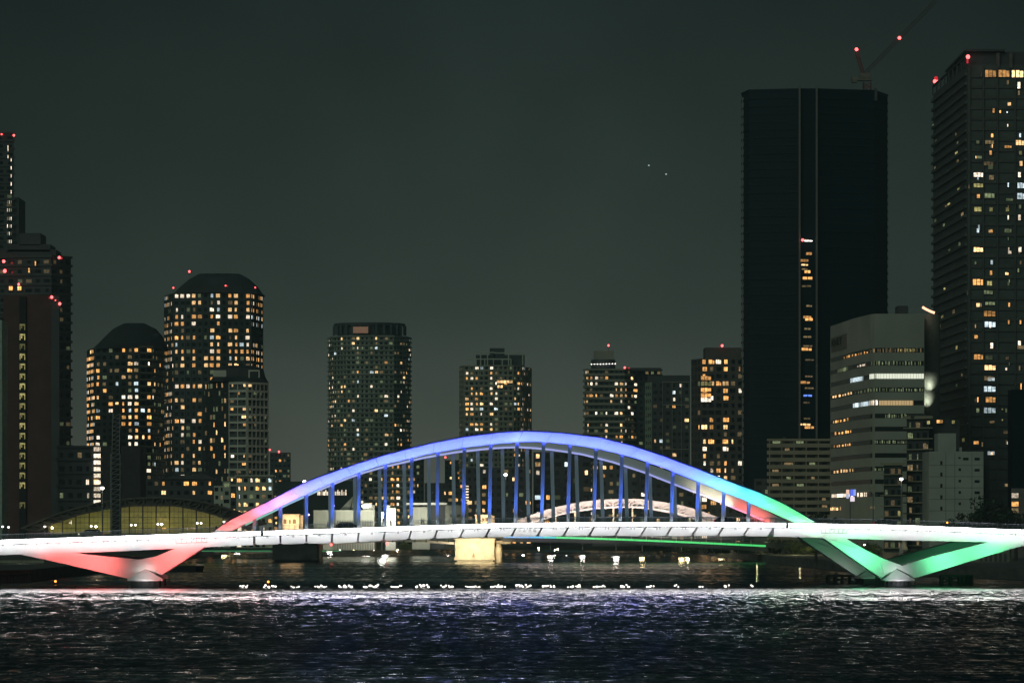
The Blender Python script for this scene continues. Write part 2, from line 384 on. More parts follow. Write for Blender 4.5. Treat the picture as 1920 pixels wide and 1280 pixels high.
    r4 = t.nodes.new('ShaderNodeMath'); r4.operation = 'MULTIPLY'; t.links.new(ra.outputs[0], r4.inputs[0]); t.links.new(r3.outputs[0], r4.inputs[1]); t.links.new(r4.outputs[0], sm.inputs['Scale'])
    nz = t.nodes.new('ShaderNodeVectorMath'); nz.operation = 'ADD'; t.links.new(g.outputs['Normal'], nz.inputs[0]); t.links.new(sm.outputs[0], nz.inputs[1])
    no = t.nodes.new('ShaderNodeVectorMath'); no.operation = 'NORMALIZE'; t.links.new(nz.outputs[0], no.inputs[0]); t.links.new(no.outputs[0], b.inputs['Normal'])
    me.materials.append(m)
    o = bpy.data.objects.new('river_water', me); COL.objects.link(o); tag(o, 'dark rippled river water reflecting the lit bridge', kind='structure'); return m
M_WATER = build_water()
b = MB(); b.box(-9000, 9000, -60, 12000, -8, -1.2); b.build('river_bed', M_dkconc, kind='structure', label='dark river bed under the water')
# ================================================================== LAND
M_land = mat('bank_ground', (.035, .04, .03), .95, .5, .08)
M_quay = mat('quay_wall', (.10, .10, .09), .9, .4, .2, stretch=(1, 1, 3))
def gp(px, py): Y = H*F/(py-HY); return (PX(px, Y), Y)   # point on the water level
b = MB(); fw = [gp(440, 1031), gp(700, 1029), gp(1000, 1029), gp(1270, 1033)]
b.prism(fw+[(9000, 2200), (9000, 11000), (-9000, 11000), (-9000, 2200)], -1, 2.6)
b.build('far_bank_ground', M_land, kind='structure', label='dark ground of the city beyond the river')
b = MB(); rb = [gp(1255, 1032.5), gp(1330, 1040), gp(1440, 1054), gp(1560, 1068), gp(1700, 1077), gp(1925, 1087)]
b.prism(rb+[(260, 760), (900, 760), (900, 2300), (PX(1290, 2300), 2300)], -1, 2.5)
b.build('right_bank_ground', M_quay, kind='structure', label='dark quay and ground along the right bank')
b = MB(); lb = [gp(-5, 1091), gp(60, 1089), gp(130, 1080), gp(235, 1068), gp(330, 1052), gp(445, 1032)]
b.prism([(-900, 2300), (-900, 760), (-250, 760)]+lb+[(PX(430, 2300), 2300)], -1, 2.5)
b.build('left_bank_ground', M_quay, kind='structure', label='dark quay and ground along the left bank')

# ================================================================== FRONT BRIDGE
AL = .062; ca, sa = math.cos(AL), math.sin(AL); OY = 690.0; BW = 38.6
def loc2w(u, v, z): return (u*ca-v*sa, OY+u*sa+v*ca, z)
def fp(px, py, v=0.0):
    t = (v+OY*ca)/(ca-sa*(px-960)/F)
    X = (px-960)/F*t; u = X*ca+(t-OY)*sa
    return u, PZ(py, t)
def U(px): return fp(px, 985)[0]
def prof(pts): return [fp(x, y) for x, y in pts]
deck_top = prof([(-120, 1018), (0, 1012), (240, 1004), (480, 996), (640, 990.5), (800, 985), (940, 981), (1100, 979), (1300, 979), (1440, 980), (1680, 984), (1920, 993), (2060, 999)])
strip_bot = [(u, z-.80) for u, z in deck_top]
gird_bot = prof([(-120, 1046), (0, 1040), (200, 1034), (330, 1028), (480, 1021), (640, 1018), (740, 1012.5), (800, 1009.2), (940, 1006.6), (1100, 1004.4), (1300, 1004.4), (1440, 1005), (1560, 1008), (1660, 1011.7), (1860, 1016), (1920, 1018), (2060, 1023)])
br = empty('river_bridge', loc2w(0, BW/2, 0), 'white road bridge in front with tall blue-lit leaning arches and red and green legs', 'bridge')
def ribbon(b, us, ztop, zbot, v0, v1, v0b=None, v1b=None):
    """box swept along u with top z(u) and bottom z(u) between v0 (front) and v1 (back)"""
    v0b = v0 if v0b is None else v0b; v1b = v1 if v1b is None else v1b
    for a, c in zip(us, us[1:]):
        b.hexa([loc2w(a, v0b, zbot(a)), loc2w(c, v0b, zbot(c)), loc2w(c, v1b, zbot(c)), loc2w(a, v1b, zbot(a)),
                loc2w(a, v0, ztop(a)), loc2w(c, v0, ztop(c)), loc2w(c, v1, ztop(c)), loc2w(a, v1, ztop(a))])
def urange(a, c, n): return [a+(c-a)*i/n for i in range(n+1)]
u0, u1 = U(-110), U(2050)
DT = lambda u: lerp(deck_top, u)
GB = lambda u: lerp(gird_bot, u)
def sweep(name, m, us, ztop, zbot, v0, v1, v0b=None, v1b=None, **k):
    b = MB(); ribbon(b, us, ztop, zbot, v0, v1, v0b, v1b); return b.build(name, m, br, **k)
# road slab
sweep('road_deck', M_asph, urange(u0, u1, 60), lambda u: DT(u)-.25, lambda u: DT(u)-.95, .9, BW-.9)
sweep('underside_box', mat('underside_paint', (.18, .19, .2), .6, .3), urange(u0, u1, 60), lambda u: DT(u)-1.0, lambda u: GB(u)+.35, 2.2, BW-2.2)
# bright edge strips: split at the two joints (px 490 and 1475)
ja, jb = (U(488.3), U(495)), (U(1472.5), U(1478.5))
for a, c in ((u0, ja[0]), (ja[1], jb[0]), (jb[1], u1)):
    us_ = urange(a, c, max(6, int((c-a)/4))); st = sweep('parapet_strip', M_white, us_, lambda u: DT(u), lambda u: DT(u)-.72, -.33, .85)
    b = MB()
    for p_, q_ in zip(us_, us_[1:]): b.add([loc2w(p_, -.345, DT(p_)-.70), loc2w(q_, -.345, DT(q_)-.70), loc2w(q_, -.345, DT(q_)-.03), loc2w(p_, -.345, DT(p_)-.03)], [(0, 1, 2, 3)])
    b.build('added_glow_face', M_strip, st)  # glow added to the parapet face to strengthen its reflection in the water
sweep('parapet_strip', M_white, urange(u0, u1, 50), lambda u: DT(u), lambda u: DT(u)-.72, BW-.85, BW+.35, label='parapet strip on the far side')
sweep('shade_line_strip', M_dkpaint, urange(u0, u1, 60), lambda u: DT(u)-.74, lambda u: DT(u)-1.0, .38, .8)  # dark strip standing in for the shade line under the parapet
# solid side span girders
ga, gb_ = U(474.5), U(1449)
for a, c in ((u0, ga), (U(1451.5), u1)):
    sweep('side_girder', M_white, urange(a, c, 24), lambda u: DT(u)-.90, GB, .12, 1.9, .6, 1.9)
sweep('side_girder', M_white, urange(u0, u1, 40), lambda u: DT(u)-.82, GB, BW-1.9, BW-.1, label='girder on the far side')
# central girder panels with slanting dark gaps
hx = [477+49.2*0, 525.6]+[574.5+i*49.15 for i in range(13)]
hx = [477.0, 525.6, 574.5, 623.3, 672.5, 721.8, 770.8, 819.6, 868.6, 917.6, 966.6, 1015.8, 1065, 1113.6, 1162.6, 1210.6, 1258.6, 1306.8, 1355.3, 1403.2, 1450.6]
for i in range(len(hx)-1):
    a, c = U(hx[i]), U(hx[i+1]); sl = lambda px: min(.85, max(0, (px-560)/230*.42))
    sa_, sc_ = sl(hx[i]), sl(hx[i+1]); g = .19
    b = MB(); zt0, zt1 = DT(a)-.92, DT(c)-.92; zb0, zb1 = GB(a)+.02, GB(c)+.02; ch = .28
    front = []
    def fv(u, z, tb): return loc2w(u, .25+.55*tb, z)
    poly = [(a+g+.1*sa_, zt0, 0), (a+g-sa_*.85, zb0+ch, .8), (a+g-sa_+ch, zb0, 1), (c-g-sc_-ch, zb1, 1), (c-g-sc_+.05, zb1+ch, .8), (c-g+.1*sc_, zt1, 0)]
    b.extr([loc2w(u, .25+.55*t, z) for u, z, t in poly][::-1], tuple(Vector(loc2w(0, 1.2, 0))-Vector(loc2w(0, 0, 0))))
    b.build('girder_panel', M_white, br)
    b = MB(); um = (a+c)/2; zz = (zt0+zt1)/2
    w_ = .22 if 6 < i < 17 else .08
    for s_ in (-w_, w_): b.extr([loc2w(um+s_-.05, .2, zz-.05), loc2w(um+s_*1.6-.05, .22, zz-.42), loc2w(um+s_*1.6+.05, .22, zz-.42), loc2w(um+s_+.05, .2, zz-.05)], tuple(Vector(loc2w(0, .1, 0))-Vector(loc2w(0, 0, 0))))
    b.build('drain_pipe', M_dkpaint, br)
# drip brackets on side spans
for px in list(range(5, 470, 21))+list(range(1490, 1930, 23)):
    u = U(px); z = DT(u)-.86; b = MB(); b.extr([loc2w(u-.07, .05, z), loc2w(u-.02, .07, z-.32), loc2w(u+.12, .07, z-.32), loc2w(u+.09, .05, z)], (0, .12, 0)); b.build('drip_bracket', M_metal, br)
# inspection rail lines on fascia
for pa, pb in ((330, 388), (1540, 1588)):
    b = MB(); b.bar(loc2w(U(pa), .02, DT(U(pa))-1.75), loc2w(U(pb), .02, DT(U(pb))-1.75), .09, .09)
    for k in range(7):
        u = U(pa)+(U(pb)-U(pa))*k/6; b.bar(loc2w(u, .02, DT(u)-1.0), loc2w(u, .02, DT(u)-1.75), .06)
    b.build('inspection_rail', M_metal, br)
# bridge-name characters on the middle panel
fc = bpy.data.curves.new('name_plate_text', 'FONT'); fc.body = '築 地 大 橋'; fc.size = .75; fc.extrude = .02; fc.align_x = 'CENTER'
to = bpy.data.objects.new('name_lettering', fc); COL.objects.link(to); to.data.materials.append(mat('faint_grey_letter', (.45, .42, .42), .6))
to.parent = br; tl = Vector(loc2w(U(989), .3, GB(U(989))+.95)); to.location = tl-Vector(br.location); to.rotation_euler = (R(80), 0, AL)
def text_mesh(to, name):
    bpy.context.view_layer.update(); dg = bpy.context.evaluated_depsgraph_get(); me = bpy.data.meshes.new_from_object(to.evaluated_get(dg)); o = bpy.data.objects.new(name, me); COL.objects.link(o)
    if not me.materials: me.materials.append(to.data.materials[0])
    o.parent = to.parent; o.location = to.location; o.rotation_euler = to.rotation_euler; o.scale = to.scale; bpy.data.objects.remove(to); return o
text_mesh(to, 'name_lettering')
# ---- arches
top_px = [(400, 997), (415, 985), (428, 977), (470, 956), (509, 937), (540, 920.5), (571, 905), (605, 892), (640, 879.5), (675, 868), (708, 857), (760, 843), (812, 830.5), (875, 818.5), (937, 811), (985, 808.6), (1010, 809), (1060, 812.5), (1125, 820.5), (1190, 837), (1250, 857.5), (1310, 880), (1345, 894), (1380, 907.5), (1425, 924), (1470, 945), (1500, 962), (1529, 979), (1548, 992)]
bot_px = [(418, 1003), (432, 995), (476, 973), (524, 950), (545, 939.5), (571, 928), (615, 908.5), (662, 889), (708, 873.5), (760, 861), (812, 849), (875, 838), (937, 831), (985, 827.5), (1010, 827.5), (1060, 831.5), (1125, 841), (1190, 858), (1250, 878.5), (1300, 899), (1340, 915), (1380, 930.5), (1440, 957), (1470, 970), (1490, 979.5), (1515, 992)]
ZB = 12.2; LEAN = 6.4; RISE = 17.5
def leanv(z): return -LEAN*max(0, min(1.1, (z-ZB)/RISE))
def ft(px, py):
    v = 0
    for _ in range(4): u, z = fp(px, py, v); v = leanv(z)
    return u, z
A_top = [ft(*q) for q in top_px]; A_bot = [ft(*q) for q in bot_px]
def smooth(pts, n):
    # resample by parameter along x using monotone-ish Catmull
    out = []
    for i in range(len(pts)-1):
        p0 = pts[max(0, i-1)]; p1 = pts[i]; p2 = pts[i+1]; p3 = pts[min(len(pts)-1, i+2)]
        for k in range(n):
            t = k/n; out.append((p1[0]+(p2[0]-p1[0])*t, .5*((2*p1[1])+(-p0[1]+p2[1])*t+(2*p0[1]-5*p1[1]+4*p2[1]-p3[1])*t*t+(-p0[1]+3*p1[1]-3*p2[1]+p3[1])*t**3)))
    return out+[pts[-1]]
# parametrised pairs: bottom sampled at matched arc fraction
import bisect
def arcpts(pts, n):
    d = [0]
    for a, c in zip(pts, pts[1:]): d.append(d[-1]+math.hypot(c[0]-a[0], c[1]-a[1]))
    out = []
    for i in range(n+1):
        s = d[-1]*i/n; j = min(len(pts)-2, max(0, bisect.bisect_right(d, s)-1)); t = (s-d[j])/(d[j+1]-d[j]+1e-9)
        out.append((pts[j][0]+(pts[j+1][0]-pts[j][0])*t, pts[j][1]+(pts[j+1][1]-pts[j][1])*t))
    return out
NA = 110
AT = arcpts(A_top, NA); AB = arcpts(A_bot, NA)
def archrib(side):
    def w(u, v, z): return loc2w(u, v if side == 0 else BW-v, z)
    th = 1.7
    b = MB(); vs = []
    for (ut, zt), (ub, zb) in zip(AT, AB):
        vt, vb = leanv(zt), leanv(zb)
        vs += [w(ut, vt, zt), w(ut, vt+th*.75, zt), w(ub, vb+th, zb), w(ub, vb+.1, zb)]
    fs = []
    for i in range(NA):
        for k in range(4):
            a = i*4+k; c = i*4+(k+1) % 4; q = (a, c, c+4, a+4); fs.append(q if side else q[::-1])
    fs += [(0, 1, 2, 3), tuple(NA*4+k for k in (3, 2, 1, 0))]
    b.add(vs, fs); b.build('arch_rib', M_white, br, label=('near' if side == 0 else 'far')+' arch rib leaning outward')
    b = MB()
    for i in range(NA):
        (a0, z0), (a1, z1) = AT[i], AT[i+1]; v = leanv(z0)
        b.bar(w(a0, leanv(z0)+.55, z0+.10), w(a1, leanv(z1)+.55, z1+.10), 1.5, .16)
    b.build('arch_top_plate', M_lip, br)  # navy colour stands in for the unlit upper edge
archrib(0); archrib(1)
M_hang = mat('hanger_paint', (.42, .50, .62), .5, .06, .3)
def botz(u): return lerp(AB, u)
for side in (0, 1):
    for px in hx[:-1]:
        u = U(px); z1 = botz(u)+.3; z0 = DT(u)-.1
        if z1 < z0+.8: continue
        v1 = leanv(z1)+.75; v0 = .45
        w = (lambda u, v, z: loc2w(u, v, z)) if side == 0 else (lambda u, v, z: loc2w(u, BW-v, z))
        b = MB(); hw = .33 if side == 0 else .36; hd = .3
        b.hexa([w(u-hw, v0-hd, z0), w(u+hw, v0-hd, z0), w(u+hw, v0+hd, z0), w(u-hw, v0+hd, z0), w(u-hw, v1-hd, z1), w(u+hw, v1-hd, z1), w(u+hw, v1+hd, z1), w(u-hw, v1+hd, z1)])
        b.build('hanger', M_hang, br)
# railings
M_rail = mat('rail_metal', (.30, .33, .38), .4, .2, metal=.5)
for v in (1.1, BW-1.1):
    b = MB(); us = urange(u0, u1, 215)
    for a, c in zip(us, us[1:]):
        for dz in (1.05, .78, .5, .2): b.bar(loc2w(a, v, DT(a)+dz), loc2w(c, v, DT(c)+dz), .05 if dz < 1 else .11)
        b.bar(loc2w(a, v, DT(a)-.3), loc2w(a, v, DT(a)+1.05), .07)
    b.build('railing', M_rail, br)
# ---- V piers
def leg(poly_px, vfront_top, vfront_bot, zref, th, side, label):
    b = MB(); pts = []
    for px, py in poly_px:
        u, z = fp(px, py, 1.0); f = max(0, min(1, (z-zref[0])/(zref[1]-zref[0]))); v = vfront_bot+(vfront_top-vfront_bot)*f
        pts.append((u, v, z))
    if side: w = lambda q: loc2w(q[0], BW-q[1], q[2])
    else: w = lambda q: loc2w(*q)
    fr = [w(q) for q in pts]; bk = [w((q[0], q[1]+th, q[2])) for q in pts]; n = len(fr)
    fs = [tuple(range(n))[::-1], tuple(range(n, 2*n))]+[(i, (i+1) % n, n+(i+1) % n, n+i) for i in range(n)]
    if side: fs = [f[::-1] for f in fs]
    b.add(fr+bk, fs); b.build('pier_leg', M_white, br, label=label)
L_out = [(39, 1039), (98, 1051.5), (170, 1068), (240, 1084.5), (273, 1065.5), (262, 1048.5), (215, 1044), (165, 1039), (130, 1034)]
L_in = [(273, 1066.5), (303, 1077), (345, 1050), (384, 1024.5), (338, 1024), (293, 1042), (255, 1050)]
R_in = [(1541, 1006), (1590, 1040), (1654, 1083.5), (1682, 1066), (1697, 1061.5), (1655, 1046), (1620, 1029), (1584, 1008)]
R_out = [(1682, 1064), (1716, 1083.5), (1790, 1061), (1860, 1039), (1925, 1020), (1935, 1016), (1852, 1015.5), (1795, 1030), (1735, 1046), (1690, 1061)]
zr = (0.5, 8.5)
for side in (0, 1):
    leg(L_out, .4, 2.4, zr, 4.2, side, 'outer leg of the left pier lit red'); leg(L_in, .5, 2.5, zr, 4.0, side, 'inner leg of the left pier lit red')
    leg(R_in, .5, 2.5, zr, 4.0, side, 'inner leg of the right pier lit green'); leg(R_out, .4, 2.4, zr, 4.2, side, 'outer leg of the right pier lit green')
    for ax, lx, rx in ((273, 239, 305), (1682, 1659, 1714)):
        b = MB(); w = (lambda u, v, z: loc2w(u, v, z)) if side == 0 else (lambda u, v, z: loc2w(u, BW-v, z))
        ua, za = fp(ax, 1065.5, .6); ul, zl = fp(lx, 1085, .6); ur, _ = fp(rx, 1085, .6)
        vs = [w(ul, .2, zl), w(ur, .2, zl), w(ur+.3, 8.5, zl), w(ul-.3, 8.5, zl), w(ua, 2.2, za), w(ua, 6.5, za)]
        fs = [(3, 2, 1, 0), (0, 1, 4), (1, 2, 5, 4), (2, 3, 5), (3, 0, 4, 5)]
        b.add(vs, [f[::-1] for f in fs] if side else fs)
        b.hexa([w(ul, -.1, zl-.35), w(ur, -.1, zl-.35), w(ur, 9, zl-.35), w(ul, 9, zl-.35), w(ul, -.1, zl-.02), w(ur, -.1, zl-.02), w(ur, 9, zl-.02), w(ul, 9, zl-.02)])
        b.build('pier_cap', M_white, br)
        b = MB(); b.hexa([w(ul+.6, .9, -2), w(ur-.6, .9, -2), w(ur-.6, 8.3, -2), w(ul+.6, 8.3, -2), w(ul+.6, .9, zl-.36), w(ur-.6, .9, zl-.36), w(ur-.6, 8.3, zl-.36), w(ul+.6, 8.3, zl-.36)])
        b.build('pier_footing', M_dkconc, br)
        b = MB()
        for k in range(8):
            u = ul+(ur-ul)*k/7; b.bar(w(u, .1, -.9), w(u, .1, zl-.3), .22)
        b.bar(w(ul, .1, .35), w(ur, .1, .35), .18)
        b.build('fender_frame', M_dkpaint, br)
# weld seams across the ribs and legs
M_seam = mat('weld_seam', (.50, .51, .52), .6)
for j in range(5, NA-3, 5):
    b = MB(); (ut, zt), (ub, zb) = AT[j], AB[j]; b.bar(loc2w(ut, leanv(zt)-.012, zt-.05), loc2w(ub, leanv(zb)+.09, zb+.05), .10, .03); b.build('weld_seam', M_seam, br)
M_seam2 = mat('pale_seam', (.95, .95, .95), .5)
for q0, q1 in (((196, 1052), (199, 1073)), ((209, 1050), (213, 1077)), ((222, 1050), (227, 1080)), ((1700, 1062), (1709, 1084)), ((1718, 1056), (1724, 1082)), ((1732, 1051), (1739, 1077)), ((1824, 1026), (1829, 1048)), ((1650, 1054), (1660, 1076))):
    b = MB(); pts_ = []
    for px, py in (q0, q1):
        u, z = fp(px, py, 1.0); f = max(0, min(1, (z-zr[0])/(zr[1]-zr[0]))); pts_.append(loc2w(u, (2.4-2.0*f)-.03, z))
    b.bar(pts_[0], pts_[1], .08, .05); b.build('weld_seam', M_seam2, br)
# ---- bridge lighting (its own floodlights)
ud = Vector(loc2w(1, 0, 0))-Vector(loc2w(0, 0, 0)); udir = tuple(ud)
def blend(stops, x):
    if x <= stops[0][0]: return stops[0][1]
    for (a, ca_), (b_, cb_) in zip(stops, stops[1:]):
        if a <= x <= b_:
            t = (x-a)/(b_-a); return tuple(p*(1-t)+q*t for p, q in zip(ca_, cb_))
    return stops[-1][1]
arch_cols = [(400, (1, .08, .07)), (440, (1, .11, .10)), (490, (1, .18, .24)), (520, (.40, .12, .5)), (560, (.11, .11, .7)), (640, (.070, .100, 1)), (1300, (.068, .097, 1)), (1350, (.08, .24, .65)), (1400, (.06, .70, .62)), (1440, (.08, .85, .30)), (1500, (.06, .85, .25))]
npx = [410+i*(1530-410)/27 for i in range(28)]
tops = arcpts(A_top, 400)
for i in range(28):
    fr_ = i/27; (ut, zt), (ub, zb) = AT[min(NA, int(2+fr_*(NA-4)))], AB[min(NA, int(2+fr_*(NA-4)))]
    uc, zc = (ut+ub)/2, (zt+zb)/2; vc = leanv(zc)
    # pixel x of this spot for the colour
    wx, wy, _ = loc2w(uc, vc, zc); pxx = 960+wx/wy*F
    j = min(NA-3, int(2+fr_*(NA-4))); tx = AT[j+2][0]-AT[j][0]; tz = AT[j+2][1]-AT[j][1]; rl = Vector(loc2w(tx, 0, 0))-Vector(loc2w(0, 0, 0)); rl.z = tz
    col = blend(arch_cols, pxx)
    area('arch_floodlight', loc2w(uc, vc-2.6, zc-3.5), loc2w(uc, vc, zc+.1), 4.6, .3, 125*(1.7 if .3 < col[2]-col[1] and pxx < 1400 else .72), col, 62, tuple(rl))
# far arch: inner face lit from inside
far_cols = [(400, (1, .1, .1)), (560, (.4, .4, 1)), (1260, (.5, .5, 1)), (1330, (.8, .72, .5)), (1385, (1, .15, .12)), (1480, (1, .08, .07))]
far_strip = [(400, (.25, .8, .25)), (500, (.3, .6, .8)), (560, (.45, .52, 1)), (1280, (.38, .40, .95)), (1350, (.7, .4, .9)), (1410, (1, .35, .4)), (1480, (.9, .1, .1))]
for i in range(1, 14):
    fr_ = i/14; j = min(NA-3, int(fr_*NA)); (ut, zt), (ub, zb) = AT[j], AB[j]; uc, zc = (ut+ub)/2, (zt+zb)/2; vc = BW-leanv(zc)
    wx, wy, _ = loc2w(uc, vc, zc); pxx = 960+wx/wy*F; tx = AT[j+2][0]-AT[j][0]; tz = AT[j+2][1]-AT[j][1]; rl = Vector(loc2w(tx, 0, 0))-Vector(loc2w(0, 0, 0)); rl.z = tz
    if pxx > 1270 or pxx < 440: area('far_arch_floodlight', loc2w(uc, vc-5, zc-1.6), loc2w(uc, vc-1, zc), 9, .3, 190, blend(far_cols, pxx), 80, tuple(rl))
for j in range(4, NA-4, 3):
    q = [(AB[k][0], BW-leanv(AB[k][1])-1.95, AB[k][1]-.02) for k in (j, j+3)]; wx, wy, _ = loc2w(*q[0]); c_ = blend(far_strip, 960+wx/wy*F)
    b = MB(); b.bar(loc2w(*q[0]), loc2w(*q[1]), .3, .36); b.build('flange_glow', mat('far_line_%d' % int(round((960+wx/wy*F)/60)), (.5, .5, .6), emit=c_, es=.8), br)  # glowing bar put in for the floodlit lower flange
# white line light washing the girder
for k in range(11):
    a = u0+(u1-u0)*(k+.5)/11
    area('girder_line_light', loc2w(a, -3.6, DT(a)-2.1), loc2w(a, .2, DT(a)-1.2), (u1-u0)/11, .2, 225, (1, .98, .98), 75, udir)
# blue wash on the hangers
for k in range(7):
    a = U(520)+(U(1400)-U(520))*(k+.5)/7
    area('hanger_wash', loc2w(a, -4.0, DT(a)-.6), loc2w(a, -1.0, DT(a)+6), 18, .25, 290, (.05, .17, 1), 75, udir)
    area('far_hanger_wash', loc2w(a, BW-2.6, DT(a)+.3), loc2w(a, BW, DT(a)+3.4), 18, .25, 34, (.45, .58, .8), 66, udir)
# red and green floods on the legs
def legflood(px, py, tx, ty, col, pw, off=9, sx_=6):
    u, z = fp(px, py, 0); ut, zt_ = fp(tx, ty, 0); area('leg_floodlight', loc2w(u, -off, z), loc2w(ut, 1, zt_), sx_, .6, pw*.62, col, 62, udir)
RED = (1, .13, .12); GRN = (.12, .78, .32)
legflood(190, 1078, 180, 1060, RED, 620); legflood(120, 1072, 110, 1044, RED, 330); legflood(320, 1078, 325, 1052, RED, 480); legflood(352, 1064, 352, 1038, RED, 260)
legflood(1615, 1078, 1625, 1048, GRN, 520); legflood(1592, 1062, 1592, 1026, GRN, 330); legflood(1770, 1078, 1775, 1054, GRN, 620); legflood(1850, 1074, 1860, 1030, GRN, 520)
legflood(273, 1094, 273, 1078, (1, .98, .94), 40, 4, 2); legflood(1685, 1094, 1684, 1078, (1, .98, 1), 40, 4, 2)
u_, z_ = fp(1560, 1070, 30); area('far_leg_light', loc2w(u_+2, BW-11, 1.5), loc2w(u_-1, BW-2, 4), 6, .5, 40, (1, .95, .92), 120, udir)

# ================================================================== REAR BRIDGE (older steel arch bridge)
YB = 1175.0
rbz = lambda px, py, d=0: P(px, py, YB+d)
old = empty('steel_arch_bridge', (PX(728, YB), YB, 0), 'older steel bridge behind with a white lattice arch, stone piers and a green light line', 'bridge')
M_cream = mat('cream_paint', (.62, .58, .54), .5, .08, .3)
def oldarch(top, bot, m, d, panels=26, face=True, nm='lattice_arch', w=.9):
    b = MB(); T = arcpts(top, panels); Bt = arcpts(bot, panels)
    for i in range(panels):
        b.bar(rbz(*T[i], d), rbz(*T[i+1], d), w, w*.75); b.bar(rbz(*Bt[i], d), rbz(*Bt[i+1], d), w, w*.7)
        b.bar(rbz(*T[i], d), rbz(*Bt[i], d), w*.5, w*.5)
        b.bar(rbz(*(T[i] if i % 2 else Bt[i]), d+.1), rbz(*(Bt[i+1] if i % 2 else T[i+1]), d+.1), w*.4, w*.4)
    if face:
        for i in range(panels):
            q = [rbz(*T[i], d+.7), rbz(*T[i+1], d+.7), rbz(*Bt[i+1], d+.7), rbz(*Bt[i], d+.7)]; b.extr(q[::-1], (0, .15, 0))
    return b.build(nm, m, old)
rt = [(962, 981), (972, 976), (994, 968), (1020, 958.5), (1052, 950), (1080, 944), (1120, 938.5), (1170, 936.3), (1200, 937), (1226, 940), (1265, 946), (1301, 955), (1330, 965), (1352, 973), (1372, 982)]
rbm = [(975, 986), (1000, 978), (1020, 972), (1052, 963), (1080, 957.5), (1120, 952), (1170, 949.5), (1200, 950.5), (1226, 953.5), (1265, 961), (1301, 970), (1330, 978), (1352, 985)]
oldarch(rt, rbm, M_cream, 0); oldarch([(x*.986+13, y) for x, y in rt], [(x*.986+13, y) for x, y in rbm], M_cream, 17, face=False)
M_dkarch = mat('unlit_steel', (.10, .085, .07), .6, .3)  # dark copy of the bridge steel; missing floodlight is put into the colour
lt = [(40, 990), (60, 982), (100, 965), (150, 950), (200, 939.5), (250, 934), (290, 932.5), (330, 934), (370, 938.5), (410, 948), (440, 957), (470, 968), (500, 982)]
lbm = [(70, 995), (100, 981), (150, 963), (200, 953), (250, 947), (290, 945.5), (330, 947), (370, 955), (410, 966), (450, 983), (470, 992)]
oldarch(lt, lbm, M_dkarch, 0, 26); oldarch([(x*.986+3, y+.5) for x, y in lt], [(x*.986+3, y+.5) for x, y in lbm], M_dkarch, 17, 26)
for k in range(10):  # hangers of the right arch
    px = 1006+k*36; y0 = lerp(rbm, px)
    if y0 < 984: b = MB(); b.bar(rbz(px, y0), rbz(px, 999), .5, .4); b.build('hanger', mat('yellow_lit_paint', (.5, .45, .3), .6), old)
for k in range(15):
    px = 92+k*25.1; y0 = lerp(lbm, px)
    if y0 < 985: b = MB(); b.bar(rbz(px, y0, -.6), rbz(px, 1000, -.6), .42, .3); b.build('hanger', M_dkarch, old)
# olive sheeting hung between left arch and deck, backlight put in as emission
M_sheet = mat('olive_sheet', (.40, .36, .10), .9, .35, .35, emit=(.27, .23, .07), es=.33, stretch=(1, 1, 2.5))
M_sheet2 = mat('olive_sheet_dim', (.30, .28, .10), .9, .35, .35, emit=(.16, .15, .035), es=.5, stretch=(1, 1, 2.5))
for k in range(14):
    pa, pb = 92+k*25.1+.8, 92+(k+1)*25.1-.8
    if pb > 452: break
    ya, yb = lerp(lbm, pa)+1.5, lerp(lbm, pb)+1.5
    for r_ in range(5):
        # horizontal rows with dark seams
        lo = 1000-r_*10.4; hi = lo-9.6
        t0, t1 = max(hi, ya), max(hi, yb)
        if t0 > lo-.5 and t1 > lo-.5: continue
        b = MB(); sub = 3
        for s_ in range(sub):
            xa = pa+(pb-pa)*s_/sub+.25; xb = pa+(pb-pa)*(s_+1)/sub-.25
            a_ = max(hi, lerp([(pa, ya), (pb, yb)], xa)); c_ = max(hi, lerp([(pa, ya), (pb, yb)], xb))
            if min(a_, c_) > lo-.8: continue
            a_ = min(a_, lo-.4); c_ = min(c_, lo-.4)
            b.extr([rbz(xa, lo, 2), rbz(xb, lo, 2), rbz(xb, c_, 2), rbz(xa, a_, 2)], (0, .15, 0))
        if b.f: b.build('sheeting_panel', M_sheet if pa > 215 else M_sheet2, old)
# decks
def odeck(name, m, pts, th, d0, d1, **k):
    b = MB()
    for (xa, ya), (xb, yb) in zip(pts, pts[1:]):
        A = rbz(xa, ya); Bp = rbz(xb, yb)
        b.hexa([(A[0], YB+d0, A[2]-th), (Bp[0], YB+d0, Bp[2]-th), (Bp[0], YB+d1, Bp[2]-th), (A[0], YB+d1, A[2]-th), (A[0], YB+d0, A[2]), (Bp[0], YB+d0, Bp[2]), (Bp[0], YB+d1, Bp[2]), (A[0], YB+d1, A[2])])
    return b.build(name, m, old, **k)
odeck('road_deck', M_dkconc, [(-60, 1020), (60, 1013), (250, 1006), (500, 1000), (728, 996), (942, 1000), (1200, 1008), (1440, 1017), (1560, 1022)], 1.6, 1, 18)
odeck('centre_span_girder', mat('pale_girder', (.5, .47, .44), .6), [(603, 1016), (660, 1013), (728, 1011), (795, 1012), (852, 1016)], .75, .2, 18)
b = MB()
for k in range(12): px = 610+k*21; b.bar(rbz(px, 1010.5), rbz(px, 1016), .25)
b.build('girder_stiffener', M_dkpaint, old)
# red navigation lights under the centre span
for px in (621, 726): x, y, z = rbz(px, 1020.5 if px < 700 else 1018.5, -.5); b = MB(); b.ball((x, y, z), .42); b.build('navigation_lamp', M_red, old)
b = MB()
for k in range(12): x, y, z = rbz(600+k*9.5, 1021-k*.2, -.3); b.ball((x, y, z), .13, 6)
b.build('red_light_string', M_redglow, old, kind='stuff')
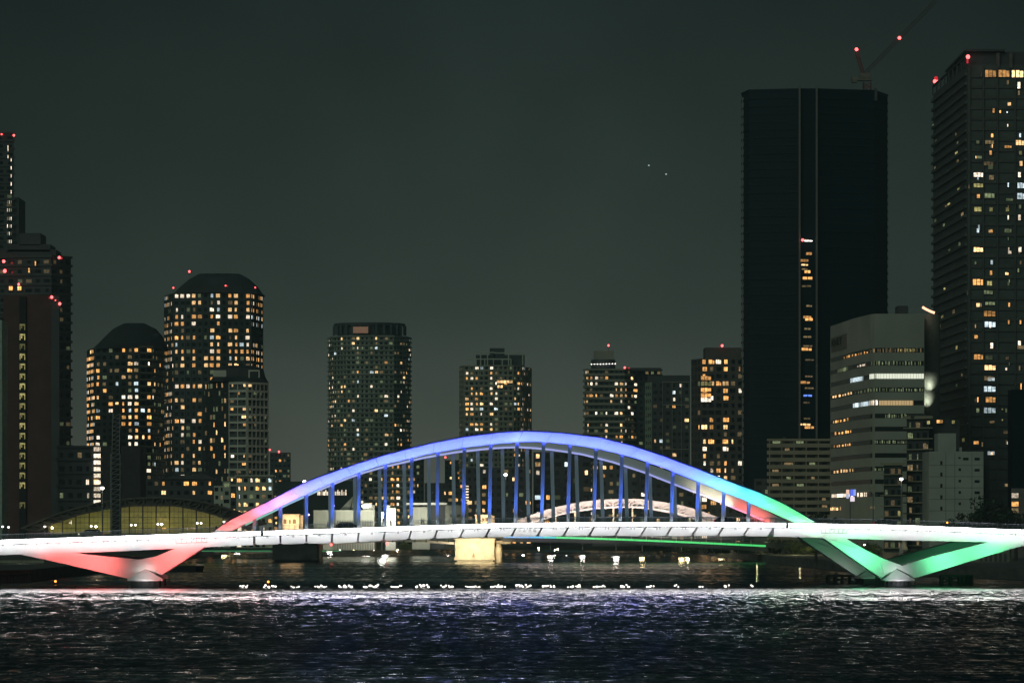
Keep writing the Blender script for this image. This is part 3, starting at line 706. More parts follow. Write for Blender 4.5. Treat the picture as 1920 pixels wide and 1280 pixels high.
# green LED lines
M_led = [mat('led_%d' % i, (.1, .3, .15), emit=c, es=1.0) for i, c in enumerate([(.22, .38, 1), (.10, .42, .95), (.06, .55, .7), (.10, .80, .28), (.07, .72, .18), (.05, .60, .13)])]
xs = [944+(1436-944)*i/20 for i in range(21)]; seq = [0, 0, 1, 2, 3, 3, 3]+[4]*14
gy = lambda px: lerp([(944, 1006), (1000, 1006.5), (1080, 1008), (1180, 1011.5), (1300, 1016.5), (1436, 1023)], px)
for i in range(20):
    b = MB(); d = rbz(xs[i]+.2, gy(xs[i]), -.2); e2 = rbz(xs[i+1]-.2, gy(xs[i+1]), -.2); b.bar(d, e2, .3, .62); b.build('light_bar', M_led[seq[i]], old)
M_gdim = mat('led_dim_green', (.1, .3, .15), emit=(.06, .30, .12), es=.6)
for a, c in ((378, 426), (428, 466), (468, 508), (604, 640)):
    b = MB(); b.bar(rbz(a, 1032.5, 1), rbz(c, 1032.2, 1), .25, .35); b.build('light_bar', M_gdim, old)
odeck('side_span_girder', M_dkpaint, [(942, 1009), (1080, 1011), (1180, 1014.5), (1300, 1020), (1440, 1027)], 1.1, .2, 18)
odeck('side_span_girder', M_dkpaint, [(300, 1028), (420, 1027.5), (511, 1027)], .8, 1.2, 18)
b = MB()
for k in range(17): px = 960+k*28; g_ = gy(px); b.bar(rbz(px, g_-10, .5), rbz(px, g_, .5), .22)
b.build('deck_post', M_stone, old)
# piers
def opier(pa, pb, yt, m, name='stone_pier'):
    b = MB(); x0, _, z1 = rbz(pa, yt); x1 = PX(pb, YB); n = 10
    for z0_, z1_, o_ in ((-2, .55, -.55), (.55, 1.5, .25), (1.5, z1-.5, 0), (z1-.5, z1, .35)):
        poly = [(x0-o_, YB+17), (x0-o_, YB-.5-o_)]+[(x1+o_, YB-.5-o_), (x1+o_, YB+17)]
        b.prism(poly[1:3]+[poly[3], poly[0]], z0_, z1_)
    o = b.build(name, m, old); return o
opier(853.5, 927, 1008.5, M_stone); opier(511, 595, 1017, M_dkconc)
b = MB(); x = PX(934.5, YB); b.cyl(x, YB+2, -2, PZ(1024, YB), 1.25, n=16); b.cyl(x, YB+2, PZ(1024, YB), PZ(1019, YB), .95, .8, n=16); b.cyl(x, YB+2, PZ(1031, YB), PZ(1030, YB), 1.4, n=16)
b.box(PX(928, YB), PX(958, YB), YB+3, YB+6, PZ(1019, YB), PZ(1013, YB)); b.build('pier_turret', M_stone, old)
b = MB(); b.cyl(PX(598, YB), YB+2, -2, PZ(1020, YB), 1.2, n=16); b.build('pier_turret', M_stone, old)
b = MB(); xc = PX(888, YB); b.extr([(xc-.45, YB-.95, 1.7), (xc+.45, YB-.95, 1.7), (xc+.12, YB-.6, 3.1), (xc-.12, YB-.6, 3.1)], (0, .4, 0)); b.build('pier_relief', mat('relief_stone', (.2, .17, .11), .9), old)
WARM = (1, .70, .30)
area('pier_flood', P(889, 1030, YB-11), P(889, 1026, YB), 13, .5, 3300, (1, .82, .50), 130)
area('turret_flood', P(950, 1028, YB-8), P(934, 1028, YB), 3, .5, 300, (1, .66, .28), 120)
area('old_arch_flood', P(1080, 1000, YB-14), P(1080, 950, YB), 30, .6, 2600, (1, .82, .76), 100)
area('old_arch_flood', P(1170, 1000, YB-14), P(1170, 945, YB), 30, .6, 2300, (1, .82, .76), 100)
area('old_arch_flood', P(1280, 1000, YB-14), P(1280, 955, YB), 30, .6, 2300, (1, .82, .76), 100)
area('old_arch_flood', P(1000, 995, YB-10), P(1000, 968, YB), 10, .6, 500, (1, .80, .70), 100)
# gate houses on the piers
def gatehouse(pa, pb, yt, yb_, pw):
    m = mat('gatehouse_render', (.55, .50, .42), .8, .1)
    b = MB(); x0, x1 = PX(pa, YB), PX(pb, YB); z0, z1 = PZ(yb_, YB), PZ(yt, YB); xr = x1-(x1-x0)*.16
    b.box(x0, xr, YB+1, YB+8, z0, z1); b.box(xr, x1, YB+2.2, YB+8, z0, z1-.1)
    b.box(x0-.25, xr+.25, YB+.7, YB+8.2, z1, z1+.28); h = b.build('gatehouse', m, old)
    for f, w in ((.2, .55), (.42, .3), (.62, .55)):
        b = MB(); cx = x0+(x1-x0)*f; zc = z0+(z1-z0)*.42
        arc = [(cx-w, YB+.93, zc), (cx+w, YB+.93, zc)]+[(cx+w*math.cos(t), YB+.93, zc+(z1-z0)*.22+w*.8*math.sin(t)) for t in [i*math.pi/6 for i in range(7)]]
        b.extr(arc[::-1], (0, .12, 0)); b.build('arched_window', mat('brown_opening', (.07, .035, .02), .5), h)
    area('gatehouse_flood', (x0+(x1-x0)*.5, YB-5, z0+1.2), (x0+(x1-x0)*.5, YB+1, (z0+z1)/2), 6, .4, pw, (1, .68, .36), 130)
gatehouse(525.5, 567.5, 965, 993, 900); gatehouse(891, 927, 966, 983, 650)
def oldrail():
    b = MB()
    for (a, ya), (c, yc) in (((-60, 1010), (250, 997)), ((250, 997), (520, 990)), ((520, 990), (728, 986)), ((728, 986), (942, 990)), ((942, 990), (1440, 1008))):
        for dz in (0, .5, 1.0):
            A = rbz(a, ya, 1); C = rbz(c, yc, 1); b.bar((A[0], A[1], A[2]-dz), (C[0], C[1], C[2]-dz), .08)
    b.build('railing', M_rail, old)
oldrail()

# ================================================================== BUILDINGS
C_dark = mat('dark_cladding', (.045, .05, .052), .6, .25, .1)
C_dark2 = mat('dark_green_cladding', (.05, .062, .060), .6, .25, .1)
C_brown = mat('brown_brick', (.095, .042, .038), .8, .25, .15)
C_grey = mat('grey_cladding', (.17, .175, .16), .7, .2, .1)
C_lgrey = mat('light_grey_tile', (.44, .45, .37), .7, .15, .1)
C_beige = mat('beige_tile', (.27, .245, .17), .7, .15, .1)
C_olive = mat('olive_tile', (.26, .28, .22), .7, .2, .1)
C_sand = mat('sand_band', (.27, .26, .20), .7, .2, .1)
# ---- far left pair
t, _, _ = tower('slim_tower', 'slim dark tower cut off by the left edge of the photo with red roof lamps', 1750, [(-70, 0), (26, 0)], 250, C_dark, C_dark, p=.0, seed=3, fh=4.1, bay=4)
b = MB(); b.box(PX(-70, 1751), PX(35, 1751), 1751, 1775, 3, PZ(370, 1751)); b.build('side_wing', C_dark, t)
for y in [279, 284, 297, 303, 318, 333, 348, 363]: put_window(t, PX(21 if y > 300 else 15, 1749), 1748.9, PZ(y, 1749), .8, 1.6, 0, 's', 3)
for y in [382, 397, 413, 427, 441, 456]:
    for x in (14, 17.5, 21): put_window(t, PX(x, 1749), 1748.9, PZ(y, 1749), .7, 1.6, 0, random.choice('sg'), 3)
redlamp(t, 26, 254, 1748); redlamp(t, 3, 252, 1748, .4, .5)
t, _, _ = tower('stepped_tower', 'broad dark tower with a stepped roof and red lamps on its shoulders', 1500, [(-70, 6), (96, 0), (133, 8)], 481, C_dark, C_dark2, p=lambda i, u, v: .05 if i else .012, seed=5, fh=4.0, bay=4, keys='wwsd', vars_=(3, 0))
for a, c, y0, y1 in ((36, 76, 437, 460), (14, 94, 458, 472), (-70, 105, 468, 484)):
    b = MB(); b.box(PX(a, 1502), PX(c, 1502), 1502, 1520, PZ(y1, 1502), PZ(y0, 1502)); b.build('roof_block', C_dark, t)
for x, y in ((66, 498), (54, 511)): put_window(t, PX(x, 1499), 1499.5, PZ(y, 1500), 1.0, 1.8, 0, 'w', 3)
redlamp(t, 111, 483, 1497, .6, .9); redlamp(t, 7, 490, 1497, .65); redlamp(t, 9, 508, 1497, .75); redlamp(t, 35, 533, 1497, .5)
t, _, _ = tower('brown_tower', 'reddish brown windowless slab tower with one lit stairwell strip', 1440, [(7, 0), (111, 0)], 553, C_brown, None, win=False, seed=2)
b = MB(); b.box(PX(36, 1439), PX(48.5, 1439), 1439, 1441, 3, PZ(556, 1439)); b.build('stairwell_recess', mat('black_recess', (.012, .012, .012), .8), t)
b = MB(); b.box(PX(96, 1438), PX(111, 1438), 1437.5, 1439.9, 3, PZ(556, 1439)); b.build('corner_pier', C_dark, t)
for k in range(19):
    y = 616+k*18.55
    if k in (17,): continue
    b = MB(); Yw = 1438.7; x0, x1 = PX(37, Yw), PX(47, Yw); z = PZ(y, Yw); m = WM['y']
    b.box(x0, x1, Yw, Yw+.1, z+1.2, z+1.9); b.box(x0, x0+.3, Yw, Yw+.1, z-.6, z+1.2); b.box(x1-.3, x1, Yw, Yw+.1, z-.6, z+1.2); b.box((x0+x1)/2-.5, (x0+x1)/2-.1, Yw, Yw+.1, z+.1, z+1.2)
    b.build('stairwell_window', m, t)
for x, y in ((20, 541), (36, 541)): put_window(t, PX(x, 1439), 1439.5, PZ(y+3, 1439), 1.5, 1.6, 0, 'w', 0)
redlamp(t, 97, 557, 1437, .6, -.8); redlamp(t, 112, 569.5, 1437, .6, .0); redlamp(t, 104, 563, 1437.4, .25, .3, 1)
b = MB(); b.box(PX(-30, 1300), PX(3.5, 1300), 1300, 1315, 3, PZ(600, 1300)); edge = b.build('pale_building', mat('pale_lit_edge', (.35, .45, .38), .7), label='pale greenish building edge at the far left margin of the photo', cat='building')
# ---- domed pair
t, _, _ = tower('domed_tower', 'shorter domed apartment tower with balconies and amber windows', 1600, [(163, 30), (178, 8), (262, 0), (285, 4), (308, 26)], 650, C_dark2, C_sand, p=lambda i, u, v: [.6, .42, .28, .26][i]*(1.8 if (i == 1 and u > .6) else .8), seed=11, fh=3.0, bay=3.3, bh=.8, bo=.6, bandhalf=(2, 3), depth=40, keys='wwaascwd')
loft(t, 'dome_roof', C_dark, 1600, [(652, 164, 308), (640, 176, 303), (625, 190, 296), (612, 203, 284), (604, 218, 268), (601, 225, 262)], depth=40, n=16)
t, _, _ = tower('tall_domed_tower', 'tall domed apartment tower with four red lamps and many amber windows', 1720, [(309, 24), (326, 4), (380, 0), (415, 0), (470, 3), (492, 24)], 548, C_dark2, None, p=lambda i, u, v: .55, seed=12, fh=3.35, bay=3.0, wh=1.7, depth=42, fin=.35, bo=.4, keys='wwaaaswsdc')
loft(t, 'dome_roof', C_dark2, 1720, [(549, 311, 491), (545, 320, 486), (532, 332, 477), (518, 348, 462), (510, 362, 448), (508, 366, 444)], depth=42, n=16)
redlamp(t, 355, 509, 1719, .55); redlamp(t, 325, 539.5, 1719, .4); redlamp(t, 423, 535.5, 1718, .35, .8); redlamp(t, 478.5, 539, 1719, .35)
t, _, _ = tower('grid_tower', 'pale gridded apartment tower with a flat dark hat in front of the tall domed tower', 1500, [(384, 26), (430, 2), (464, 0), (502, 10)], 714, C_dark2, None, p=lambda i, u, v: [.06, .5, .12][i], seed=21, fh=3.3, bay=2.9, depth=36, wh=1.9, ww=.7, keys='aawwas')
b = MB()
pr = [(PX(464, 1500), 1500), (PX(502, 1510), 1510)]; a = Vector(pr[0]); c = Vector(pr[1]); d = (c-a); L = d.length; d.normalize(); nr = Vector((d.y, -d.x)); a2 = Vector((PX(430, 1502), 1502)); 
def gridface(b, a, c, z0, z1, fh, nb, wv=.35, hb=.9, o=.5):
    d = (c-a); L = d.length; d.normalize(); nr = Vector((d.y, -d.x)); z = z1-hb
    while z > z0:
        p_, q_ = a+nr*.05, c+nr*.05; p2, q2 = a+nr*o, c+nr*o
        b.hexa([(*p2, z), (*q2, z), (*q_, z), (*p_, z), (*p2, z+hb), (*q2, z+hb), (*q_, z+hb), (*p_, z+hb)]); z -= fh
    for k in range(nb+1):
        s_ = a+d*(L*k/nb); p_, p2 = s_+nr*.05, s_+nr*(o-.06); e_ = d*wv/2
        b.hexa([(*(p2-e_), z0), (*(p2+e_), z0), (*(p_+e_), z0), (*(p_-e_), z0), (*(p2-e_), z1-.1), (*(p2+e_), z1-.1), (*(p_+e_), z1-.1), (*(p_-e_), z1-.1)])
gridface(b, a, c, 3, PZ(716, 1500), 3.3, 5); gridface(b, a2, a-Vector((.4, 0)), 3, PZ(716, 1500), 3.3, 2); b.build('facade_grid', C_lgrey, t)
loft(t, 'hat_roof', C_dark, 1500, [(714, 386, 498), (704, 394, 492), (688, 404, 488), (682, 412, 470)], depth=34, n=14)
b = MB(); 
for x0, x1, y0, y1 in ((466, 487, 693.5, 696), (466, 468.3, 696, 708), (484.7, 487, 696, 708)): b.box(PX(x0, 1499), PX(x1, 1499), 1498.5, 1499.5, PZ(y1, 1499), PZ(y0, 1499))
b.box(PX(400, 1499), PX(424, 1499), 1499, 1500, PZ(706, 1499), PZ(694, 1499)); b.build('roof_frame', C_lgrey, t)
# ---- low buildings at left
t, _, _ = tower('small_block', 'small dark block with a bright outdoor staircase on its right corner', 1330, [(108, 0), (189, 0)], 838, C_dark, C_dark, p=.32, seed=31, fh=5.0, bay=3.4, wh=1.9, keys='asasgwd', zb=2)
for k in range(9):
    y = 838+k*12.4; b = MB(); Yw = 1329; 
    for j in range(5): b.box(PX(176+j*2.6, Yw), PX(177.7+j*2.6, Yw), Yw, Yw+.2, PZ(y+7.5, Yw), PZ(y, Yw))
    b.build('stair_landing_light', WM['s'], t)
b = MB(); b.box(PX(192, 1290), PX(263, 1290), 1290, 1310, 2, PZ(836, 1290)); b.build('dark_block', mat('dark_maroon_wall', (.045, .04, .042), .8), label='plain dark windowless block behind the lattice mast', cat='building')
t, _, _ = tower('long_block', 'long low dark block with a few lit windows left of the pale flats', 1420, [(262, 4), (300, 0), (400, 0)], 897, C_dark, None, p=.4, seed=33, fh=3.6, bay=3, keys='wwasa')
b = MB(); b.extr([P(300, 898, 1419), P(400, 898, 1419), P(385, 889, 1419), P(330, 891, 1419)], (0, 20, 0)); b.build('roof', C_dark, t)
t, _, _ = tower('pale_flats', 'pale low block of flats just left of the bridge arch foot', 1300, [(443, 0), (512, 0)], 893, C_lgrey, None, p=.5, seed=35, fh=2.95, bay=2.2, wh=1.35, ww=.66, keys='aassacw', zb=2)
b = MB(); b.box(PX(440, 1299), PX(513, 1299), 1299, 1312, PZ(893, 1300), PZ(890, 1300)); b.build('cornice', C_lgrey, t)
t, _, _ = tower('pale_annex', 'narrow pale annex with a raised corner beside the pale flats', 1310, [(401, 0), (432, 0)], 910, C_lgrey, None, p=.12, seed=36, fh=2.95, bay=2.0, wh=1.35, keys='as', zb=2)
tower('pale_annex', '', 1309, [(417.5, 0), (432, 0)], 902, C_lgrey, None, p=.05, seed=37, fh=2.95, bay=1.9, wh=1.35, root=t, zb=2)
t, _, _ = tower('dark_block', 'dark slot building with amber rooms between the two pale blocks', 1306, [(432, 0), (443, 0)], 922, C_dark, None, p=.9, seed=38, fh=2.9, bay=2.0, wh=1.5, keys='aw', zb=2)
t, _, _ = tower('distant_block', 'small distant block with two red roof lamps right of the gridded tower', 2400, [(506, 0), (545, 0)], 848, C_dark2, None, p=.32, seed=39, fh=3.5, bay=2.6, keys='waw')
redlamp(t, 506, 843, 2399, .6); redlamp(t, 523, 846.5, 2399, .7)
t, _, _ = tower('colonnade_building', 'long dark building with one row of lit vertical openings near its top', 1950, [(520, 0), (668, 0)], 902, C_dark2, None, win=False)
for k in range(22):
    px = 596+k*2.5
    if px < 652 and not 620 < px < 626: put_window(t, PX(px, 1949), 1949.4, PZ(928, 1949), .42, 2.0+1.0*(k % 3 == 0), 0, 's', 4)
# ---- centre towers
t, _, _ = tower('round_tower', 'tall hazy tower left of centre with a dark ring crown and scattered small lights', 2300, [(616, 34), (626, 12), (650, 2), (692, 0), (738, 2), (760, 12), (770, 34)], 630, C_olive, C_olive, p=.11, seed=41, fh=3.1, bay=3.0, bh=.9, bo=.8, depth=50, keys='wassascd', fin=0)
b = MB(); b.m(C_dark); Yc = 2325
def arcpt(k, n, r=1.0): th = math.pi*(1+k/n); return (PX(693, Yc)+r*PX(960+67, Yc)*math.cos(th), Yc+r*22*math.sin(th))
for k in range(15):
    x, y = arcpt(k, 14); b.box(x-.7, x+.7, y-.5, y+.5, PZ(629, Yc), PZ(611, Yc))
ring = [arcpt(k, 20) for k in range(21)]
b.prism(ring, PZ(612.5, Yc), PZ(607.5, Yc)); b.prism([arcpt(k, 20, .9) for k in range(21)], PZ(631, Yc), PZ(611, Yc)); b.build('crown_ring', None, t)
put = MB(); put.box(PX(662, 2300), PX(690, 2300), 2301.5, 2302, PZ(624, 2300), PZ(612, 2300)); put.build('crown_lit_wall', mat('brownish_crown_glow', (.2, .1, .06), emit=(.20, .11, .07), es=.7), t)  # emission stands in for light inside the crown
t, _, _ = tower('midrise_block', 'hazy stepped block with a lit window column below the tall round tower', 1950, [(681, 4), (700, 0), (772, 0), (795, 6)], 846, C_grey, C_lgrey, p=lambda i, u, v: .9 if (i == 1 and .42 < u < .68) else .12, seed=43, fh=3.4, bay=3.2, keys='wasaw', bandhalf=(1,))
t, _, _ = tower('framed_tower', 'pale tower behind the arch crown topped by open white roof frames', 2200, [(863, 22), (871, 4), (935, 0), (962, 0), (975, 4), (995, 24)], 686, C_olive, C_sand, p=lambda i, u, v: [.2, .24, .08, .3, .4][i], seed=45, fh=3.15, bay=3.0, bh=1.2, bo=.7, depth=46, keys='wassascw', fin=.5, bandhalf=(0, 1, 2, 3))
b = MB()
Yf = 2200
for xa, xb, ya, yb_, n_ in ((888, 927, 660, 684, 3), (876, 958, 672.5, 684, 5), (927, 980, 661, 684, 2)):
    for k in range(n_+1):
        x = PX(xa+(xb-xa)*k/n_, Yf); b.box(x-.35, x+.35, Yf+3, Yf+3.7, PZ(yb_, Yf), PZ(ya, Yf))
    b.box(PX(xa, Yf), PX(xb, Yf), Yf+2.9, Yf+3.6, PZ(ya, Yf)-.35, PZ(ya, Yf)+.35)
b.build('roof_frame', C_lgrey, t)
b = MB(); b.box(PX(892, Yf), PX(984, Yf), Yf+8, Yf+26, PZ(686, Yf), PZ(664, Yf)); b.box(PX(918, Yf), PX(946, Yf), Yf+10, Yf+22, PZ(664, Yf), PZ(651, Yf)); b.build('roof_block', C_dark2, t)
for k in range(5): put_window(t, PX(934.5+k*6, Yf-1), Yf-1.2, PZ(718, Yf), 1.7, 1.6, 0, 'a', 4)
for k in range(2): put_window(t, PX(934.5+k*6, Yf-1), Yf-1.2, PZ(727, Yf), 1.2, 1.6, 0, 'a', 4)
t, _, _ = tower('distant_tower', 'slender distant block with one red lamp between the hangers', 2450, [(834, 0), (864, 0)], 862, C_dark2, None, p=.2, seed=46, fh=3.5, bay=2.6, keys='waw')
redlamp(t, 835, 857, 2449, .7)
t, _, _ = tower('banded_tower', 'banded balcony tower with a round cap and a red lamp on its mast', 2000, [(1096, 10), (1104, 0), (1170, 0), (1188, 8)], 693, C_dark2, C_sand, p=.25, seed=47, fh=3.3, bay=2.8, bh=1.3, bo=.9, keys='wassaw', depth=40)
tower('banded_tower', '', 2012, [(1186, 0), (1240, 0)], 694, C_dark, C_dark, p=.12, seed=48, fh=3.3, bay=3, root=t, keys='was')
b = MB(); b.cyl(PX(1131, 2015), 2015, PZ(694, 2000), PZ(672, 2000), 6.8, n=20); b.build('roof_drum', C_dark, t)
b = MB(); b.box(PX(1114, 2012), PX(1151, 2012), 2012, 2024, PZ(672, 2000), PZ(655, 2000)); b.build('roof_cap', C_olive, t)
b = MB(); b.box(PX(1172, 2001), PX(1240, 2001), 2002, 2020, PZ(694, 2000), PZ(689, 2000)); b.build('roof_block', C_dark, t)
redlamp(t, 1141, 647.5, 2010, .6, 0, 3); redlamp(t, 1171.5, 689, 1999, .6, 2.4)
b = MB(); 
for k in range(9): b.ball((PX(1109+k*5.6, 2007), 2007, PZ(681.5-.1*k, 2000)), .28, 6)
b.build('roof_light_string', M_lamps, t, kind='stuff')
t, _, _ = tower('green_edged_tower', 'dark glassy block with a pale green side and thin white frame lines', 1700, [(1211, 10), (1222, 0), (1294, 0)], 716, C_dark, None, p=lambda i, u, v: .18 if i else .02, seed=51, fh=3.3, bay=3.2, keys='wasac')
b = MB(); gridface(b, Vector((PX(1211, 1710), 1710)), Vector((PX(1222, 1700), 1700)), 3, PZ(716, 1700), 3.3, 3, .4, 1.7, .4); b.build('green_side_grid', mat('pale_green_tile', (.26, .34, .24), .7), t)
b = MB(); b.box(PX(1216, 1701), PX(1294, 1701), 1702, 1718, PZ(716, 1700), PZ(703, 1700)); b.build('roof_block', C_dark, t)
b = MB()
for px in (1242, 1260, 1277, 1292): b.box(PX(px, 1699), PX(px+.9, 1699), 1699.3, 1699.8, 5, PZ(716, 1700))
for py in (716, 759, 842): b.box(PX(1242, 1699), PX(1293, 1699), 1699.2, 1699.9, PZ(py, 1700)-.15, PZ(py, 1700)+.2)
b.build('frame_line', C_sand, t)
t, _, _ = tower('red_lamp_tower', 'brown tower with bright yellow bay windows beside the huge dark tower', 1650, [(1296, 10), (1314, 0), (1394, 0)], 672, mat('brown_panel', (.085, .07, .06), .7, .2), None, p=lambda i, u, v: (.05 if i == 0 else (.5 if u < .2 else (.42 if .4 < u < .62 else .10))), seed=53, fh=3.35, bay=3.1, keys='wwaasw', wh=1.9, ww=.72)
b = MB(); b.box(PX(1322, 1652), PX(1390, 1652), 1652, 1668, PZ(674, 1650), PZ(651, 1650)); b.build('roof_block', mat('brown_panel', (.085, .07, .06)), t)
redlamp(t, 1354, 648, 1651, .6)
for k, y in enumerate((712, 723, 734, 744, 753)): put_window(t, PX(1324, 1648), 1649, PZ(y, 1650), 4.6, 1.7, 0, 'wywws'[k], 2)
# dark blocks seen between the hangers
t, _, _ = tower('dark_block', 'dark block with pale stair lights at its left edge seen between the blue hangers', 1560, [(873, 0), (998, 0)], 876, C_dark, None, p=.16, seed=61, fh=3.4, bay=3.3, keys='wasa')
for k in range(9): put_window(t, PX(876, 1559), 1559.3, PZ(912+k*5.2, 1559), 1.3, .45, 0, 's', 4)
tower('dark_block', 'dark office block with large lit rooms behind the middle hangers', 1600, [(1000, 0), (1108, 0)], 847, C_dark, None, p=.18, seed=62, fh=3.7, bay=4.2, keys='waasc', wh=1.9, vars_=(0, 2, 4))
tower('dark_block', 'dark block behind the crown of the white lattice arch', 1540, [(1110, 0), (1196, 0)], 868, C_dark2, None, p=.15, seed=63, fh=3.5, bay=3.4, keys='wasg')
tower('dark_block', 'lower dark block with few lights left of the red lit rib', 1500, [(1198, 0), (1300, 0)], 886, C_dark, None, p=.11, seed=64, fh=3.6, bay=3.2, keys='wasa')
tower('dark_block', 'squat block with bright amber rooms tucked under the far arch end', 1420, [(1330, 0), (1392, 0)], 905, C_dark, None, p=.4, seed=65, fh=3.2, bay=3.0, keys='asaw')
tower('dark_block', 'small dark house with two amber windows at the foot of the huge dark tower', 1400, [(1414, 0), (1446, 0)], 897, C_dark, None, p=.14, seed=66, fh=3.4, bay=3, keys='w')
tower('dark_block', 'low dark block between the round tower and the framed tower', 1800, [(796, 0), (872, 0)], 905, C_dark2, None, p=.16, seed=67, fh=3.4, bay=3, keys='wa')
# ---- pale waterside halls with a tent roof
M_hall = mat('pale_hall_wall', (.40, .40, .33), .8, .1, .3, stretch=(3, 3, .3))
hall = empty('market_hall', (PX(675, 1380), 1390, 2.5), 'long pale low hall with a pointed tent roof seen through the left hangers', 'building')
b = MB(); b.box(PX(630, 1380), PX(702, 1380), 1380, 1400, 2.5, PZ(956, 1380)); b.box(PX(588, 1382), PX(630, 1382), 1382, 1400, 2.5, PZ(957, 1380)); b.build('wall', M_hall, hall)
b = MB(); a_ = P(636, 956, 1385); c_ = P(681, 956, 1385); ap = P(663, 929, 1392); b.add([a_, c_, (c_[0], 1400, c_[2]), (a_[0], 1400, a_[2]), ap, P(658, 955.5, 1384)], [(0, 5, 4), (5, 1, 4), (1, 2, 4), (2, 3, 4), (3, 0, 4)]); b.build('tent_roof', M_hall, hall)
b = MB(); b.m(mat('tent_shadow_gap', (.08, .08, .07), .9)); b.add([P(655, 955.8, 1383.8), P(659, 955.8, 1383.8), P(662.3, 931, 1390.5)], [(0, 1, 2)]); b.build('tent_slot', None, hall)
b = MB(); b.box(PX(683, 1379), PX(698, 1379), 1378, 1380, PZ(951, 1379), PZ(943, 1379)); b.box(PX(681, 1381), PX(702, 1381), 1381, 1395, PZ(957, 1380), PZ(946, 1380)); b.build('roof_box', M_hall, hall)
b = MB(); b.box(PX(679, 1378), PX(692, 1378), 1377, 1377.6, PZ(951, 1378), PZ(946, 1378)); b.build('floodlight_panel', sampled(mat('flood_panel', (.9, .9, .9), emit=(1, 1, .92), es=9)), hall)
b = MB()
for k in range(22): b.box(PX(632+k*3.1, 1379), PX(633.1+k*3.1, 1379), 1379.7, 1379.95, 2.6, PZ(975, 1379))
b.build('colonnade', C_dark, hall)
b = MB(); b.box(PX(588, 1379), PX(703, 1379), 1379.3, 1380.4, PZ(957.5, 1380), PZ(956, 1380)); b.build('cornice', mat('cornice_pale', (.5, .5, .42)), hall)
sh = empty('white_shed', (PX(735, 1370), 1376, 2.5), 'brightly floodlit white shed right of the tent roofed hall', 'shed')
b = MB(); b.box(PX(723, 1370), PX(742, 1370), 1370, 1384, 2.5, PZ(952, 1370)); b.box(PX(724, 1371), PX(732, 1371), 1371, 1380, PZ(952, 1370), PZ(947, 1370)); b.box(PX(742, 1371), PX(744, 1371), 1372, 1380, 3, PZ(957, 1370)); b.build('wall', mat('white_shed_wall', (.7, .7, .62), .8, .06), sh)
b = MB(); x, y, z = P(716, 965, 1366); b.m(sampled(mat('flood_bulb', (.9, .9, .9), emit=(1, 1, .9), es=60))); b.ball((x, y, z), 1.1, 10); b.m(M_metal); b.bar((x, y, 2.5), (x, y, z-.7), .25); b.build('floodlight', None, label='dazzling floodlight on a pole between hall and shed', cat='floodlight')
area('shed_flood', P(712, 972, 1358), P(735, 966, 1371), 2, 1, 1600, (1, 1, .88), 150); area('hall_flood', P(690, 975, 1360), P(672, 965, 1380), 16, 1, 3400, (1, 1, .84), 150)
area('hall_flood', P(600, 975, 1360), P(606, 965, 1380), 16, 1, 900, (1, 1, .84), 150)
sh2 = empty('pale_warehouse', (PX(818, 1420), 1430, 2.5), 'pale flat roofed warehouse with an overhanging bright eave', 'warehouse')
b = MB(); b.box(PX(773, 1420), PX(806, 1420), 1420, 1440, 2.5, PZ(950, 1420)); b.build('wall', M_hall, sh2)
b = MB(); b.box(PX(762, 1419), PX(838, 1419), 1417, 1442, PZ(946, 1420), PZ(942, 1420)); b.build('eave', mat('white_shed_wall', (.7, .7, .62)), sh2)
b = MB(); b.box(PX(806, 1422), PX(838, 1422), 1423, 1440, 2.5, PZ(947, 1420)); b.build('shadow_wall', C_dark, sh2)
b = MB(); b.box(PX(835, 1410), PX(878, 1410), 1410, 1416, 2.5, PZ(947, 1410)); 
sq = b.build('concrete_block', mat('plain_concrete', (.2, .2, .16), .8), label='plain brownish concrete block with square openings right of the warehouse', cat='building')
b = MB()
for x in (846, 859, 871): b.box(PX(x-2.5, 1409), PX(x+2.5, 1409), 1409.8, 1409.95, PZ(969, 1409), PZ(964, 1409))
b.build('opening', C_dark, sq)
area('warehouse_flood', P(792, 978, 1404), P(792, 962, 1420), 12, 1, 2600, (1, 1, .88), 150)

# ---- huge dark tower with crane
YM = 1500
M_mt = mat('black_glass_tower', (.004, .010, .016), .5, .35, .05, spec=.1)
t, poly, _ = tower('dark_skyscraper', 'huge unlit black skyscraper with a lit central slot, taller than all but one', YM, [(1391, 16), (1405, 4), (1498, 0), (1531, 0), (1640, 6), (1664, 22)], 166, M_mt, None, win=False, depth=60)
b = MB(); pr = offs(poly, .35); pi = offs(poly, -.1); z = PZ(170, YM); 
while z > 5:
    for i in (0, 1, 3, 4):
        b.hexa([(*pr[i], z), (*pr[i+1], z), (*pi[i+1], z), (*pi[i], z), (*pr[i], z+.9), (*pr[i+1], z+.9), (*pi[i+1], z+.9), (*pi[i], z+.9)])
    z -= 3.3
b.build('floor_band', mat('dim_teal_band', (.007, .014, .021), .5, .3, spec=.1), t)
for px in (1499, 1531): 
    b = MB(); b.box(PX(px-1.6, YM-1), PX(px+1.6, YM-1), YM-2.4, YM-.1, 3, PZ(162, YM)); b.build('vertical_rib', mat('rib_concrete', (.13, .125, .11), .7, .15), t)
b = MB(); b.box(PX(1391, YM+15), PX(1394, YM+15), YM+13, YM+15.5, 3, PZ(176, YM)); b.build('corner_edge', C_grey, t)
rr = random.Random(7)
